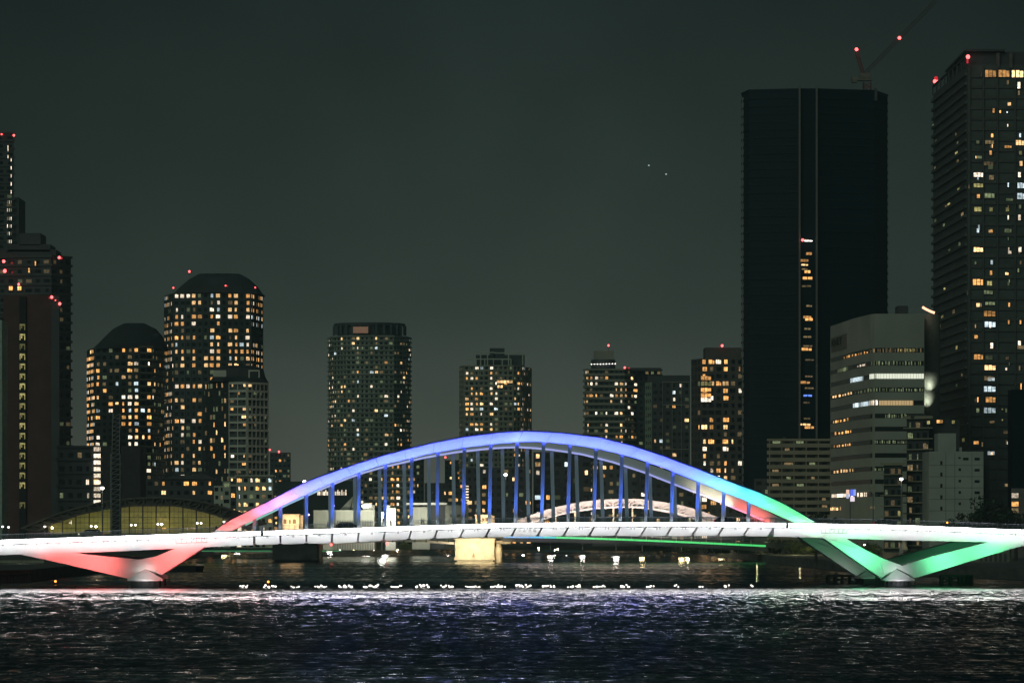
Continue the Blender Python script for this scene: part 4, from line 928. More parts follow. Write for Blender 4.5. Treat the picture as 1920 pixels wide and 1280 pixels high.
for y, k in [(452, 's'), (478, 'w'), (491, 'w'), (498, 'a'), (506, 'd'), (512, 'w'), (524, 'w'), (538, 'd'), (575, 'd'), (597, 'w'), (601, 'w'), (618, 'd'), (633, 'd'), (650, 'd'), (657, 'w'), (676, 'd'), (707, 'd'), (719, 'w'), (729, 'd'), (743, 'b'), (756, 'd'), (786, 'd'), (797, 'a'), (803, 'w')]:
    w = rr.uniform(2.2, 5); put_window(t, PX(rr.uniform(1508, 1519), YM-1), YM-.3, PZ(y, YM), w, .7 if k != 'w' else 1.1, 0, k, rr.choice((0, 1, 2)))
x, y_, z_ = P(1505, 450, YM-4); b = MB(); b.m(M_red); b.ball((x, y_, z_), .6); b.m(M_lamps); b.box(x+.8, x+4, y_, y_+.3, z_-.5, z_-.2); b.build('work_lamp', None, t)
cr = empty('tower_crane', P(1618, 172, YM+10), 'red luffing tower crane with two red lamps on the dark skyscraper roof', 'crane')
M_crane = mat('crane_red', (.16, .035, .03), .6, .3); YCr = YM+10
def lattice(b, A, Bq, w, n, bw=.22):
    A = Vector(A); Bq = Vector(Bq); d = (Bq-A).normalized(); s1 = d.cross(Vector((0, 1, 0))).normalized()*w/2; s2 = Vector((0, 1, 0))*w/2
    cs = [s1+s2, s1-s2, -s1-s2, -s1+s2]
    for c in cs: b.bar(A+c, Bq+c, bw)
    for k in range(n):
        p0 = A+(Bq-A)*k/n; p1 = A+(Bq-A)*(k+1)/n
        for j in range(4): b.bar(p0+cs[j], p1+cs[(j+1) % 4], bw*.7); b.bar(p0+cs[j], p0+cs[(j+1) % 4], bw*.7)
b = MB(); lattice(b, P(1626, 186, YCr), P(1626, 155, YCr), 3.2, 4, .3); b.build('mast', M_crane, cr)
b = MB(); b.box(PX(1597, YCr), PX(1634, YCr), YCr-1.6, YCr+1.6, PZ(152, YCr), PZ(147, YCr)); b.box(PX(1611, YCr), PX(1632, YCr), YCr-1.8, YCr+1.6, PZ(147, YCr), PZ(138, YCr)); b.box(PX(1597, YCr), PX(1607, YCr), YCr-1.4, YCr+1.4, PZ(155, YCr), PZ(145, YCr)); b.build('machinery_deck', mat('crane_grey', (.16, .14, .11), .6), cr)
b = MB(); lattice(b, P(1618, 138, YCr), P(1606, 98, YCr), 1.3, 6, .25); b.build('back_frame', M_crane, cr)
b = MB(); lattice(b, P(1622, 138, YCr), P(1755, 2, YCr), 1.5, 26, .16); b.build('jib', mat('jib_paint', (.07, .03, .025), .6), cr)
b = MB(); b.bar(P(1606, 98, YCr), P(1750, 3, YCr), .09); b.build('hoist_cable', M_crane, cr)
for px, py in ((1606, 93), (1686.5, 71.5)):
    x, y_, z_ = P(px, py, YCr-1); b = MB(); b.ball((x, y_, z_), .75); b.m(M_red); b.build('warning_lamp', M_red, cr)
b = MB(); b.box(PX(1640, YM+5), PX(1645, YM+5), YM+5, YM+8, PZ(186, YM), PZ(163, YM)); b.build('roof_hoist', C_dark, t)
# ---- beige gallery block
t, _, _ = tower('gallery_block', 'beige block of ten repeating balcony rows right of the dark skyscraper foot', 1380, [(1443, 0), (1557, 0)], 825, mat('brown_shadow_wall', (.07, .06, .045), .8), C_beige, p=0.0, fh=2.75, bay=4.3, bh=1.5, bo=1.0, fin=.35, win=True, seed=71, wh=.9)
b = MB(); b.box(PX(1470, 1382), PX(1475, 1382), 1385, 1388, PZ(825, 1380), PZ(818, 1380)); b.build('roof_vent', C_dark, t)
# ---- round office block
YO = 1200
off_pts = [(1557, 76), (1575, 56), (1600, 28), (1632, 3), (1640, 0), (1733, 0)]
t, poly, zt = tower('office_block', 'rounded grey office block with two long bright ribbon windows and dark letters near its top', YO, off_pts, 588, mat('office_panel', (.30, .315, .27), .7, .15, .06), None, win=False, depth=100)
pr = [Vector(q) for q in poly[:6]]
lens = [0]
for a, c in zip(pr, pr[1:]): lens.append(lens[-1]+(c-a).length)
def onface(px):
    """point on office facade seen at pixel column px"""
    k = (px-960)/F
    for a, c in zip(pr, pr[1:]):
        # x = k*y
        den = (c.x-a.x)-k*(c.y-a.y)
        if abs(den) < 1e-9: continue
        s_ = (k*a.y-a.x)/den
        if -1e-6 <= s_ <= 1+1e-6: q = a+(c-a)*s_; return q, (c-a).normalized()
    return pr[-1], Vector((1, 0))
def facepanel(b, pa, pb, y0, y1, o=.12, th=.1):
    """panel between pixel columns, heights given for the front plane rows"""
    n = max(1, int((pb-pa)/8)); 
    for i in range(n):
        xa = pa+(pb-pa)*i/n; xb = pa+(pb-pa)*(i+1)/n; (qa, d), (qb, d2) = onface(xa), onface(xb); dd = (qb-qa).normalized(); nr = Vector((dd.y, -dd.x))
        a1, b1, a0, b0 = qa+nr*o, qb+nr*o, qa+nr*(o-th), qb+nr*(o-th); z0, z1 = PZ(y1, YO), PZ(y0, YO)
        b.hexa([(*a1, z0), (*b1, z0), (*b0, z0), (*a0, z0), (*a1, z1), (*b1, z1), (*b0, z1), (*a0, z1)])
M_rib = mat('ribbon_glass', (.02, .026, .026), .2, .3)
for k, y in enumerate([656, 680.5, 705, 730, 754.5, 779, 803.5, 828, 853, 878, 902, 926]):
    b = MB(); facepanel(b, 1558, 1732, y-4, y+4.6, .06); b.build('ribbon_window', M_rib, t)
def officewin(y, pa, pb, key, h=3.6, g=1.0, jit=0):
    b = MB(); x = pa; rr_ = random.Random(int(y*7+pa)); n_ = 0
    while x < pb:
        w = rr_.uniform(3.2, 6) if not jit else rr_.uniform(.8, 3)
        b = MB(); facepanel(b, x, min(pb, x+w), y-h*(1 if not jit else rr_.uniform(.3, 1)), y+h, .14, .04); b.build('lit_pane', WM[key], t); x += w+(.5 if not jit else rr_.uniform(.6, 5))
M_bright = WM['bright'] = mat('bright_office', (.5, .5, .45), emit=(.88, .92, .74), es=.95)
WM['tan'] = mat('tan_office', (.4, .3, .2), emit=(.62, .42, .20), es=.75)
officewin(706, 1595, 1619, 'c', 4); officewin(705, 1631, 1732, 'bright', 4.6); officewin(755, 1600, 1630, 'c', 4); officewin(754.5, 1631, 1646, 's', 4.4); officewin(755, 1648, 1712, 'tan', 4.4)
officewin(658, 1583, 1627, 'w', 2.2, jit=1); officewin(656, 1632, 1728, 'd', 4, jit=1); officewin(656, 1688, 1716, 'y', 3, jit=1); officewin(681, 1571, 1590, 'g', 3.4); officewin(681, 1608, 1622, 's', 2, jit=1); officewin(680, 1634, 1730, 'g', 4, jit=1)
officewin(730, 1562, 1597, 'a', 2.3, jit=1); officewin(730, 1604, 1730, 'g', 3.4, jit=1); officewin(779, 1563, 1592, 'w', 3, jit=1); officewin(779, 1660, 1700, 'g', 4, jit=1); officewin(803, 1566, 1596, 'w', 3, jit=1)
officewin(828, 1564, 1596, 'w', 2.6, jit=1); officewin(828, 1640, 1700, 'g', 3, jit=1); officewin(878, 1564, 1600, 'a', 3.2, jit=1); officewin(879, 1640, 1690, 'g', 3, jit=1); officewin(926, 1560, 1600, 's', 3.3); officewin(926, 1608, 1628, 's', 4, jit=1); officewin(951, 1558, 1577, 'a', 3.6, jit=1); officewin(951, 1632, 1640, 'd', 2)
b = MB(); b.box(PX(1684, 1230), PX(1703, 1230), 1230, 1240, PZ(590, 1230), PZ(573, 1230)); b.build('roof_box', C_dark, t)
tb = MB(); facepanel(tb, 1559, 1588, 612, 642, .10, .08); tb.build('sign_board', mat('sign_backing', (.15, .14, .11), .7), t)
fc = bpy.data.curves.new('sign_text', 'FONT'); fc.body = 'KNET'; fc.size = 3.6; fc.extrude = .05; q, d = onface(1571); ang = math.atan2(d.y, d.x)
to = bpy.data.objects.new('sign_lettering', fc); COL.objects.link(to); to.parent = t; nr = Vector((d.y, -d.x)); to.data.materials.append(mat('dark_letter', (.02, .018, .016), .7))
q0, _ = onface(1560); q0 = q0+nr*.3; to.location = Vector((q0.x, q0.y, PZ(630, YO)))-Vector(t.location); to.rotation_euler = (R(90), 0, ang); to.scale = (2.4, 1, 1); text_mesh(to, 'sign_lettering')
# round stair drum beside it, with lit canopy
YD = 1222
dr = empty('round_stair_drum', (PX(1748, YD), YD+4, 2.5), 'smooth round grey drum between office block and right tower with an orange lit rim', 'tower')
b = MB(); b.cyl(PX(1746, YD), YD+4, 2.5, PZ(588, YD), 3.55, n=32); b.build('wall', mat('drum_panel', (.20, .21, .18), .6, .1), dr, smooth=False)
b = MB(); n = 12
for k in range(n):
    t0 = k/n; t1 = (k+1)/n; f = lambda s_: P(1729.5+23*s_, 575.5+11*s_-5*s_*(1-s_)*-.8, YD-4); b.bar(f(t0), f(t1), .5, .75)
b.build('lit_rim', mat('orange_rim', (.5, .3, .2), emit=(1, .52, .32), es=2.2), dr)
for (cx, cy, w, h) in ((1742, 722, 3.6, 9), (1737, 752, 3.6, 9)):
    area('drum_uplight', P(cx, cy+14, YD-4), P(cx, cy, YD), .5, .5, 120, (.95, 1, .82), 50)
# ---- balcony block and blank-walled block
t, _, _ = tower('balcony_block', 'cluttered balcony block left of the plain grey end wall', 1120, [(1700, 5), (1742, 0)], 783, C_dark, C_beige, p=.22, seed=81, fh=3.35, bay=2.4, bh=.35, bo=1.1, keys='dgdwsdg', wh=1.7, zb=2.5)
tower('balcony_block', '', 1117, [(1657, 4), (1692, 0)], 870, C_dark2, C_beige, p=.3, seed=82, fh=3.3, bay=2.4, bh=.35, bo=1.1, keys='dgdysdg', root=t, wh=1.6, zb=2.5)
b = MB(); b.box(PX(1712, 1116), PX(1744, 1116), 1122, 1135, PZ(783, 1120), PZ(776, 1120)); b.box(PX(1740, 1125), PX(1800, 1125), 1126, 1140, 3, PZ(786, 1125)); b.build('roof_block', C_dark, t)
for x, y, k in ((1741, 795, 'y'), (1764, 792, 'w'), (1770, 792, 'w'), (1792.5, 793, 'y')): put_window(t, PX(x, 1118), 1118.2 if x < 1742 else 1124.8, PZ(y, 1120), .9, 1.0, 0, k, 4)
YQ = 1100
bq = empty('blank_wall_block', (PX(1792, YQ), YQ+8, 2.5), 'plain grey end wall of a block with small dark windows and a square roof tower', 'building')
M_q = mat('plain_grey_render', (.36, .38, .34), .8, .1, .15)
b = MB(); b.box(PX(1742, YQ), PX(1844, YQ), YQ, YQ+18, 2.5, PZ(846, YQ)); b.box(PX(1759, YQ), PX(1792.5, YQ), YQ+.02, YQ+10, PZ(846, YQ)-.5, PZ(812, YQ)); b.box(PX(1800, YQ), PX(1805, YQ), YQ+2, YQ+3, PZ(846, YQ)-.3, PZ(838, YQ)); b.build('wall', M_q, bq)
b = MB()
for y in (872, 893, 914, 935.5, 957): b.box(PX(1742, YQ), PX(1844, YQ), YQ-.04, YQ-.003, PZ(y, YQ)-.05, PZ(y, YQ)+.05)
for x in (1773, 1790, 1822): b.box(PX(x, YQ), PX(x+.6, YQ), YQ-.035, YQ-.002, 2.6, PZ(848, YQ))
b.build('wall_joint', C_dark, bq)
for x, y, w, h in [(1765, 867.5+k*21.3, 4, 7) for k in range(5)]+[(1799.5, 880+k*21.3, 4.4, 5) for k in range(4)]+[(1832, 860, 9.5, 5), (1811, 860, 10, 5), (1832, 881, 9.5, 5), (1832, 902, 9.5, 5), (1832, 923, 9.5, 5), (1799, 858, 4, 3)]:
    b = MB(); b.box(PX(x-w/2, YQ), PX(x+w/2, YQ), YQ-.06, YQ+.1, PZ(y+h/2, YQ), PZ(y-h/2, YQ)); b.build('small_window', M_glass, bq)
b = MB(); b.box(PX(1845, YQ+10), PX(1855, YQ+10), YQ+10, YQ+20, 2.5, PZ(858, YQ)); b.build('side_shaft', C_dark, bq)
# ---- right-hand tall tower
YR = 1300
M_rt = mat('right_tower_panel', (.075, .088, .082), .7, .25, .1)
t, poly, _ = tower('apartment_skyscraper', 'tallest apartment tower at the right edge with red corner lamps and yellow top windows', YR, [(1750, 88), (1815, 0), (1990, 0)], 122, M_rt, None, p=0, win=False, depth=110)
# side face: balconies every floor
a = Vector((PX(1750, YR+88), YR+88)); c = Vector((PX(1815, YR), YR)); b = MB(); d = (c-a).normalized(); nr = Vector((d.y, -d.x)); L = (c-a).length; z = PZ(140, YR)
while z > 6:
    p_, q_ = a+nr*.03, c+nr*.03-d*2; p2, q2 = a+nr*.9, c+nr*.9-d*2
    b.hexa([(*p2, z), (*q2, z), (*q_, z), (*p_, z), (*p2, z+1.05), (*q2, z+1.05), (*q_, z+1.05), (*p_, z+1.05)]); z -= 3.45
b.build('balcony', mat('right_balcony', (.085, .092, .082), .7), t)
rr = random.Random(5)
for k in range(26):
    s_ = rr.random()**.8*.9*L; q = a+d*s_+nr*.2; z = PZ(140, YR)-3.45*rr.randint(3, 40)+1.1
    put_window(t, q.x, q.y, z, rr.uniform(3, 6), rr.uniform(.8, 1.6), math.atan2(d.y, d.x), rr.choice('ggdyd'), rr.choice((0, 1, 2)))
b = MB(); b.box(PX(1822, YR-.3), PX(1992, YR-.3), YR-.35, YR-.02, 3, 4)
z = PZ(146, YR); k = 0
while z > 6:
    for xa, xb in ((1820, 1842), (1845, 1868), (1872, 1902), (1905, 1960)):
        b.box(PX(xa, YR), PX(xb, YR), YR-.5, YR-.02, z, z+1.15)
    z -= 3.85; k += 1
b.build('floor_band', mat('right_band', (.075, .083, .075), .7), t)
b = MB()
for px in (1818, 1843.5, 1870, 1903): b.box(PX(px-1, YR), PX(px+1, YR), YR-.9, YR-.03, 3, PZ(125, YR))
b.build('facade_pier', mat('right_pier', (.09, .095, .085), .7), t)
b = MB(); b.box(PX(1812, YR+2), PX(1990, YR+2), YR+1, YR+60, PZ(122, YR), PZ(97, YR)); b.box(PX(1808, YR+2), PX(1882, YR+2), YR-1, YR+60, PZ(97, YR), PZ(93, YR)); b.build('roof_crown', C_dark, t)
for px in (1868, 1892): b = MB(); b.box(PX(px, YR), PX(px+6, YR), YR-.6, YR+.9, PZ(128, YR), PZ(100, YR)); b.build('crown_post', mat('crown_post', (.12, .10, .09), .7), t)
b = MB()
for k in range(9):
    s_ = k/8*L*.95; q = a+d*s_+nr*.2; b.bar((q.x, q.y, PZ(124, YR)), (q.x, q.y, PZ(106, YR)), .5)
b.bar((a.x, a.y, PZ(106, YR)), (c.x, c.y, PZ(104, YR)), .7); b.build('crown_screen', C_dark, t)
for x, y, w, h, k in [(1857, 138.5, 20, 13, 'w'), (1882, 138.5, 20, 13, 'w'), (1907.5, 139, 21, 13, 'a'), (1839.5, 140, 4, 8, 'd'), (1910, 160.5, 11, 12, 's'), (1862.5, 208, 8, 8, 'w'), (1875, 210, 6, 5, 'w'), (1888, 211, 5, 3, 'c'), (1833, 267, 12, 6, 'g'), (1855, 267, 16, 7, 'd'), (1912, 268, 15, 9, 'a'), (1857, 287, 9, 8, 'w'), (1913, 287, 12, 7, 'y'), (1853, 307, 18, 7, 'd'), (1914, 307, 12, 9, 'a'), (1835, 328, 19, 8, 's'), (1911, 328, 11, 9, 's'), (1834, 348, 17, 7, 'y'), (1817, 350, 5, 8, 'd'), (1890, 347, 5, 8, 'c'), (1914, 348, 13, 10, 'c'), (1834, 368, 12, 7, 'w'), (1855, 367, 18, 9, 'g'), (1914, 368, 14, 11, 'c'), (1890, 388, 3, 5, 'd'), (1912, 388, 9, 7, 'g'), (1890, 408, 5, 8, 's'), (1911, 408, 10, 10, 's'), (1835, 427, 7, 10, 'c'), (1834, 468, 17, 8, 'a'), (1891, 468, 5, 8, 's'), (1912, 468, 12, 9, 's'), (1890, 448, 3, 6, 'g'), (1909, 507, 6, 7, 'g'), (1834, 529, 20, 11, 'w'), (1892, 527, 4, 6, 'g'), (1814, 549, 4, 9, 'g'), (1852, 548, 18, 7, 'g'), (1856, 569, 18, 6, 'g'), (1855, 588, 21, 10, 'w'), (1856, 608, 20, 10, 'c'), (1891, 604, 6, 7, 'w'), (1913, 604, 6, 7, 'w'), (1859, 648, 11, 10, 's'), (1911, 643, 11, 8, 's'), (1835, 669, 18, 9, 'w'), (1856, 689, 20, 9, 'a'), (1854, 709, 18, 8, 'd'), (1892, 682, 3, 6, 'g'), (1855, 729, 22, 10, 'c'), (1857, 749, 18, 10, 'w'), (1833, 749, 5, 9, 'w'), (1855, 769, 22, 10, 'c'), (1833, 769, 12, 8, 'g'), (1914, 724, 5, 11, 'w'), (1879, 767, 6, 3, 'y'), (1879, 787, 6, 3, 'y'), (1914, 825, 6, 12, 'd'), (1842, 833, 8, 8, 'd')]:
    w = w*YR/F; h = h*YR/F; put_window(t, PX(x, YR), YR-.62, PZ(y, YR)-h/2, w, h, 0, k, 2 if w > 2.5 else 3)
rr = random.Random(77)
for k in range(58):
    col_ = rr.choice((1830, 1835, 1856, 1859, 1888, 1891, 1912)); row = rr.randint(1, 40); w = rr.choice((3, 4, 6, 9, 13))*YR/F
    put_window(t, PX(col_+rr.uniform(-2, 2), YR), YR-.62, PZ(146, YR)-3.85*row+1.35, w, rr.uniform(.8, 1.6), 0, rr.choice('gdgdaswyc'), rr.choice((0, 2, 3, 4)))
redlamp(t, 1815, 107, YR-3, .75); redlamp(t, 1753, 153, YR+84, .75, .9); redlamp(t, 1758, 153, YR+82, .5); 
b = MB(); b.bar(P(1814, 110, YR-2.8), P(1814, 119, YR-2.8), .6); b.build('red_lamp_housing', M_redglow, t)
b = MB(); b.ball(P(1755, 147, YR+86), .8); b.build('red_lamp_housing', M_redglow, t)
t, _, _ = tower('corner_house', 'low pale house with three amber rooms at the lower right edge', 1050, [(1896, 0), (1975, 0)], 915, mat('house_wall', (.16, .14, .13), .8), None, p=0, win=False, zb=2.5)
for y, k in ((933, 's'), (949, 'w'), (961, 'd')): put_window(t, PX(1904, 1049), 1049.8, PZ(y, 1049), 2.0, 1.4, 0, k, 4)
b = MB(); b.box(PX(1897, 1240), PX(1990, 1240), 1240, 1250, 3, PZ(730, 1240)); b.build('dark_slab', M_mt, label='narrow dark slab in front of the right tower at the frame edge', cat='building')

# ================================================================== WATERSIDE THINGS
# lattice mast of a piling rig
YP = 1090
pm = empty('lattice_mast', P(217, 1003, YP), 'tall dark lattice mast standing before the olive lit sheeting', 'crane')
b = MB(); lattice(b, P(217, 1003, YP), P(217, 850, YP), 2.9, 16, .22); lattice(b, P(217.5, 850, YP), P(219, 775, YP), 2.2, 9, .22); b.build('lattice', M_metal, pm)
b = MB()
b.hexa([P(210, 1000, YP), P(225, 1000, YP), (PX(225, YP), YP+2, PZ(1000, YP)), (PX(210, YP), YP+2, PZ(1000, YP)), P(211.5, 800, YP), P(226, 800, YP), (PX(226, YP), YP+2, PZ(800, YP)), (PX(211.5, YP), YP+2, PZ(800, YP))])
b.hexa([P(211.5, 800, YP), P(226, 800, YP), (PX(226, YP), YP+2, PZ(800, YP)), (PX(211.5, YP), YP+2, PZ(800, YP)), P(216, 758, YP), P(222, 758, YP), (PX(222, YP), YP+2, PZ(758, YP)), (PX(216, YP), YP+2, PZ(758, YP))])
b.build('core', mat('mast_core', (.02, .02, .022), .7), pm)
# lamp posts
def lamp_post(base, h, r, m, label, cat='street lamp', group=None, name='street_lamp', pole=.09, head=True, light=0, lc=(1, .95, .85)):
    x, y, z = base; o = empty(name, base, label, cat, group)
    b = MB(); b.cyl(x, y, z, z+h, pole*1.5, pole, 8); b.cyl(x, y, z, z+.5, pole*2.4, n=8); b.build('pole', M_metal, o)
    b = MB(); b.ball((x, y, z+h+r*.6), r, 8, .8); b.build('bulb', m, o)
    if head: b = MB(); b.cyl(x, y, z+h+r*1.25, z+h+r*1.6, r*1.2, r*.5, 8); b.build('cap', M_dkpaint, o)
    if light: point('lamp_light', (x, y-.5, z+h+r*.6), light, lc)
    return o
def on_deck(px, v): u = fp(px, 985, v)[0]; p = loc2w(u, v, DT(u)-.1); return p
for px, py, v, lab in ((192, 915, 8, 'tall street lamp in front of the small block with the bright stairs'), (571, 903, 3, 'tall street lamp whose head touches the left shoulder of the blue arch'), (948, 890, 30, 'tall street lamp seen through the hangers under the arch crown'), (1690, 898, 24, 'tall street lamp in front of the cluttered balcony block')):
    p = on_deck(px, v); h = PZ(py, p[1])-p[2]; lamp_post(p, h-.2, .38, M_lamps, lab, light=60)
for px, py in ((578, 965), (625, 948)):
    p = on_deck(px, 6); lamp_post(p, PZ(py, p[1])-p[2]-.1, .27, mat('pink_globe', (.8, .6, .7), emit=(1, .62, .85), es=3), 'pink globe lamp on the deck, '+('lower one left of the first far hangers' if px < 600 else 'taller one beside a blue hanger above the hall'), light=0)
twin_labels = ['at the far left edge', 'left of the stepped wall', 'behind the passing car', 'right of the lattice mast', 'under the middle of the olive sheeting', 'left of the arch foot', 'right beside the red arch foot', 'behind the red rib before the pier house']
tw = [(5, 988), (16, 989), (84, 988), (98, 990), (171, 987), (180, 988), (246, 985), (254, 985), (296, 983.5), (303, 983.5), (370, 981.5), (377, 981.5), (420, 979), (426, 979), (478, 979.5)]
for i, (px, py) in enumerate(tw):
    base = (PX(px, YB-2), YB-2, PZ(1003, YB-2)); lamp_post(base, PZ(py, YB-2)-base[2], .36, M_lampw if px in (98, 303, 180) else M_lamps, ('left' if i % 2 == 0 else 'right')+' globe lamp of the pair '+twin_labels[i//2] if px != 478 else 'single globe lamp '+twin_labels[7], name='globe_lamp', cat='lamp')
# promenade lamps beyond, hidden heads but bright reflections
for px, py, Y, m, n_ in ((420, 1005, 1500, M_lampw, 0), (445, 1002, 1650, M_lamp, 1), (618, 1000, 1680, M_lamp, 2), (688, 997, 1450, M_lamp, 3), (722, 999, 1500, M_lamp, 4), (838, 999, 1480, M_lamp, 5), (1032, 998, 1480, M_lamp, 6), (1092, 998, 1500, M_lamp, 7), (1155, 998, 1420, M_lamp, 8), (1204, 999, 1400, M_lampw, 9), (1278, 999, 1380, M_lampw, 10), (1352, 1000, 1330, M_lampw, 11)):
    z = 2.0; lamp_post((PX(px, Y), Y, z), PZ(py, Y)-z, 1.15, m, 'promenade lamp on the far bank hidden behind the white girder', name='promenade_lamp', group='promenade lamps behind the girder', light=0)
rowx = [981, 1040, 1062, 1093, 1122, 1150, 1165, 1178, 1190, 1204, 1217, 1231, 1246, 1262]
for i, px in enumerate(rowx):
    Y = 1420-i*2; z0 = .5; py = 1040+.45*i; b = MB()
    lamp_post((PX(px, Y), Y, z0-.6), PZ(py, Y)-z0+.3, .36, M_lamp if i in (0, 3, 5) else M_lamps, 'small white lamp at the waterline under the green light line', cat='lamp', name='waterline_lamp', group='row of white waterline lamps', pole=.12, head=False)
for i, (px, py, wm) in enumerate([(352, 1032, 0), (432, 1033, 0), (484, 1032, 0), (637, 1031, 0), (663, 1032, 1), (701, 1029, 0), (731, 1033, 1), (747, 1034, 0), (782, 1034.5, 0), (793, 1034.5, 1), (803, 1034.5, 0), (824, 1034.5, 0), (848, 1034.5, 0), (1010, 1028, 1), (1046, 1030, 1), (1418, 1034, 1)]):
    Y = 1745 if px > 400 else 1600
    lamp_post((PX(px, Y), Y, -.2), PZ(py, Y)+.2, .42, M_lampw if wm else M_lamp, 'small quay lamp just above the far waterline under the white girder', cat='lamp', name='quay_lamp', group='small quay lamps on the far shore', pole=.12, head=False)
b = MB(); b.box(PX(965, 1424), PX(1280, 1424), 1424, 1428, -.5, .55); b.build('jetty', M_dkconc, label='long low dark jetty carrying the row of waterline lamps', cat='jetty')
# made-up glowing balls standing in for the water glints below the girder
for i in range(21):
    px = 458+i*47.6; rr_ = random.Random(i*3+1); u = fp(px, 985, -3)[0]; x0, y0, _ = loc2w(u, -3, 0); nb_ = [5, 7, 5, 7, 8, 9, 7, 8, 8, 8, 8, 9, 8, 8, 7, 6, 4, 3, 2, 3, 2][i]
    if i > 16: px += 3
    o = empty('glint_cluster', (x0, y0, 0), 'made-up cluster of small glowing balls standing in for glints on the water', 'glint stand-in', 'row of added glint clusters')
    b = MB(); b.box(x0-nb_*.17, x0+nb_*.17, y0-.3, y0+.3, -.1, .04); b.build('float', M_black, o)  # added base under the made-up glints
    for k in range(nb_):
        b = MB(); b.ball((x0+(k-nb_/2+.5)*.34+rr_.uniform(-.14, .14), y0+rr_.uniform(-.2, .2), .08+rr_.random()**2*.5), rr_.uniform(.07, .19), 6); b.build('bulb', M_lamps, o)  # each ball is an added glint
# buoys / marker lights
for px, py, lab in ((503, 1090, 'orange marker light low on the water left of the dark pier reflection'), (104, 1089, 'orange marker light by the left quay'), (1778, 984.5, 'orange marker light on the right deck railing')):
    if py > 1000: Y = 720; b = MB(); x, y, z = P(px, py, Y); b.m(M_orange); b.ball((x, y, z), .22); b.m(M_black); b.cyl(x, y, -.2, .25, .6, .45, 10); b.cyl(x, y, .25, z-.15, .08, n=6)
    else: x, y, z = loc2w(U(px), 1.1, DT(U(px))+.9); b = MB(); b.m(M_orange); b.ball((x, y, z), .18); b.m(M_black); b.cyl(x, y, z-1.0, z-.1, .06, n=6)
    b.build('marker_light', None, base=(x, y, 0), label=lab, cat='marker light')
# timber fenders (dolphins)
def dolphin(pa, pb, label, Y=705, open_=True):
    x0, x1 = PX(pa, Y), PX(pb, Y); zt_ = PZ(1077, Y); o = empty('timber_dolphin', ((x0+x1)/2, Y, 0), label, 'dolphin')
    b = MB(); b.box(x0-.2, x1+.2, Y-.4, Y+2.4, zt_-.4, zt_); b.build('cap_beam', M_black, o)
    n = max(2, int((x1-x0)/1.3))
    for k in range(n+1):
        for dy in (0, 2):
            if n < 3 or k not in (2, 3) or dy: b = MB(); x = x0+(x1-x0)*k/n; b.cyl(x, Y+dy, -2, zt_-.4, .33, n=8); b.build('pile', M_black, o)
    b = MB(); b.bar((x0, Y+2.4, .3), (x1, Y+2.4, zt_-.5), .25); b.bar((x0, Y+2.4, zt_-.5), (x1, Y+2.4, .3), .25); b.build('brace', M_black, o)
dolphin(1553, 1608, 'black timber dolphin left of the green pier', 735); dolphin(1646, 1655, 'narrow black timber dolphin touching the green pier footing', 700); dolphin(1766, 1800, 'black timber dolphin right of the green pier', 715); dolphin(1808, 1822, 'last small black timber dolphin on the right', 715)
# dark fence-like sheet pile wall, bottom left
x0, x1 = PX(-40, 742), PX(44, 742); o = empty('sheet_pile_wall', ((x0+x1)/2, 742, 0), 'dark sheet pile fence at the waterline in the lower left corner', 'fence')
for k in range(22): b = MB(); x = x0+(x1-x0)*k/21; y = 722+k*1.5; b.box(x-.2, x+.2, y-.15, y+.15, -2, 1.9-.0*k); b.build('pile', M_black, o)
b = MB(); b.bar((x0, 722.2, 1.6), (x1, 753.5, 1.6), .3); b.build('rail', M_black, o)
# left quay shed wall / promenade wall lit faintly
M_prom = mat('promenade_wall', (.26, .27, .20), .85, .25, .3, stretch=(3, 3, .5))
b = MB(); b.box(PX(-60, 900), PX(82, 900), 900, 901, 2.5, PZ(1072, 900)+3); b.build('promenade_wall', M_prom, label='faintly lit pale promenade wall under the left end of the bridge', cat='wall')
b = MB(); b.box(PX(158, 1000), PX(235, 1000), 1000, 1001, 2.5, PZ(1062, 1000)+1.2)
b.build('glowing_quay_wall', mat('olive_wall', (.3, .26, .1), .9, emit=(.20, .15, .04), es=.4), label='olive quay wall behind the red leg, its light put in as glow', cat='wall')  # emission stands in for light falling on this wall
point('quay_lamp_light', P(40, 1055, 880), 260, (.9, 1, .7), .5)
for px, lab in ((20, 'left'), (66, 'right')): pass
# barge
Yb = 925
bg_ = empty('barge', (PX(322, Yb), Yb, 0), 'low dark barge moored behind the red lit pier', 'boat')
b = MB(); hull = [(PX(262, Yb), Yb), (PX(368, Yb), Yb), (PX(381, Yb), Yb+3.5), (PX(368, Yb), Yb+7), (PX(262, Yb), Yb+7), (PX(256, Yb), Yb+3.5)]
hb = [((x-PX(322, Yb))*.94+PX(322, Yb), (y-Yb-3.5)*.85+Yb+3.5) for x, y in hull]; b.prism(hb, -.6, 1.5, hull); b.build('hull', mat('barge_black', (.012, .014, .016), .6), bg_)
b = MB(); b.box(PX(270, Yb), PX(300, Yb), Yb+1.5, Yb+5.5, 1.5, 3.4); b.box(PX(268, Yb), PX(302, Yb), Yb+1.2, Yb+5.8, 3.4, 3.55); b.build('cabin', mat('barge_black', (.012, .014, .016)), bg_)
for k in range(3): b = MB(); b.box(PX(273+k*9, Yb), PX(279+k*9, Yb), Yb+1.44, Yb+1.49, 2.2, 3.0); b.build('cabin_window', M_glass, bg_)
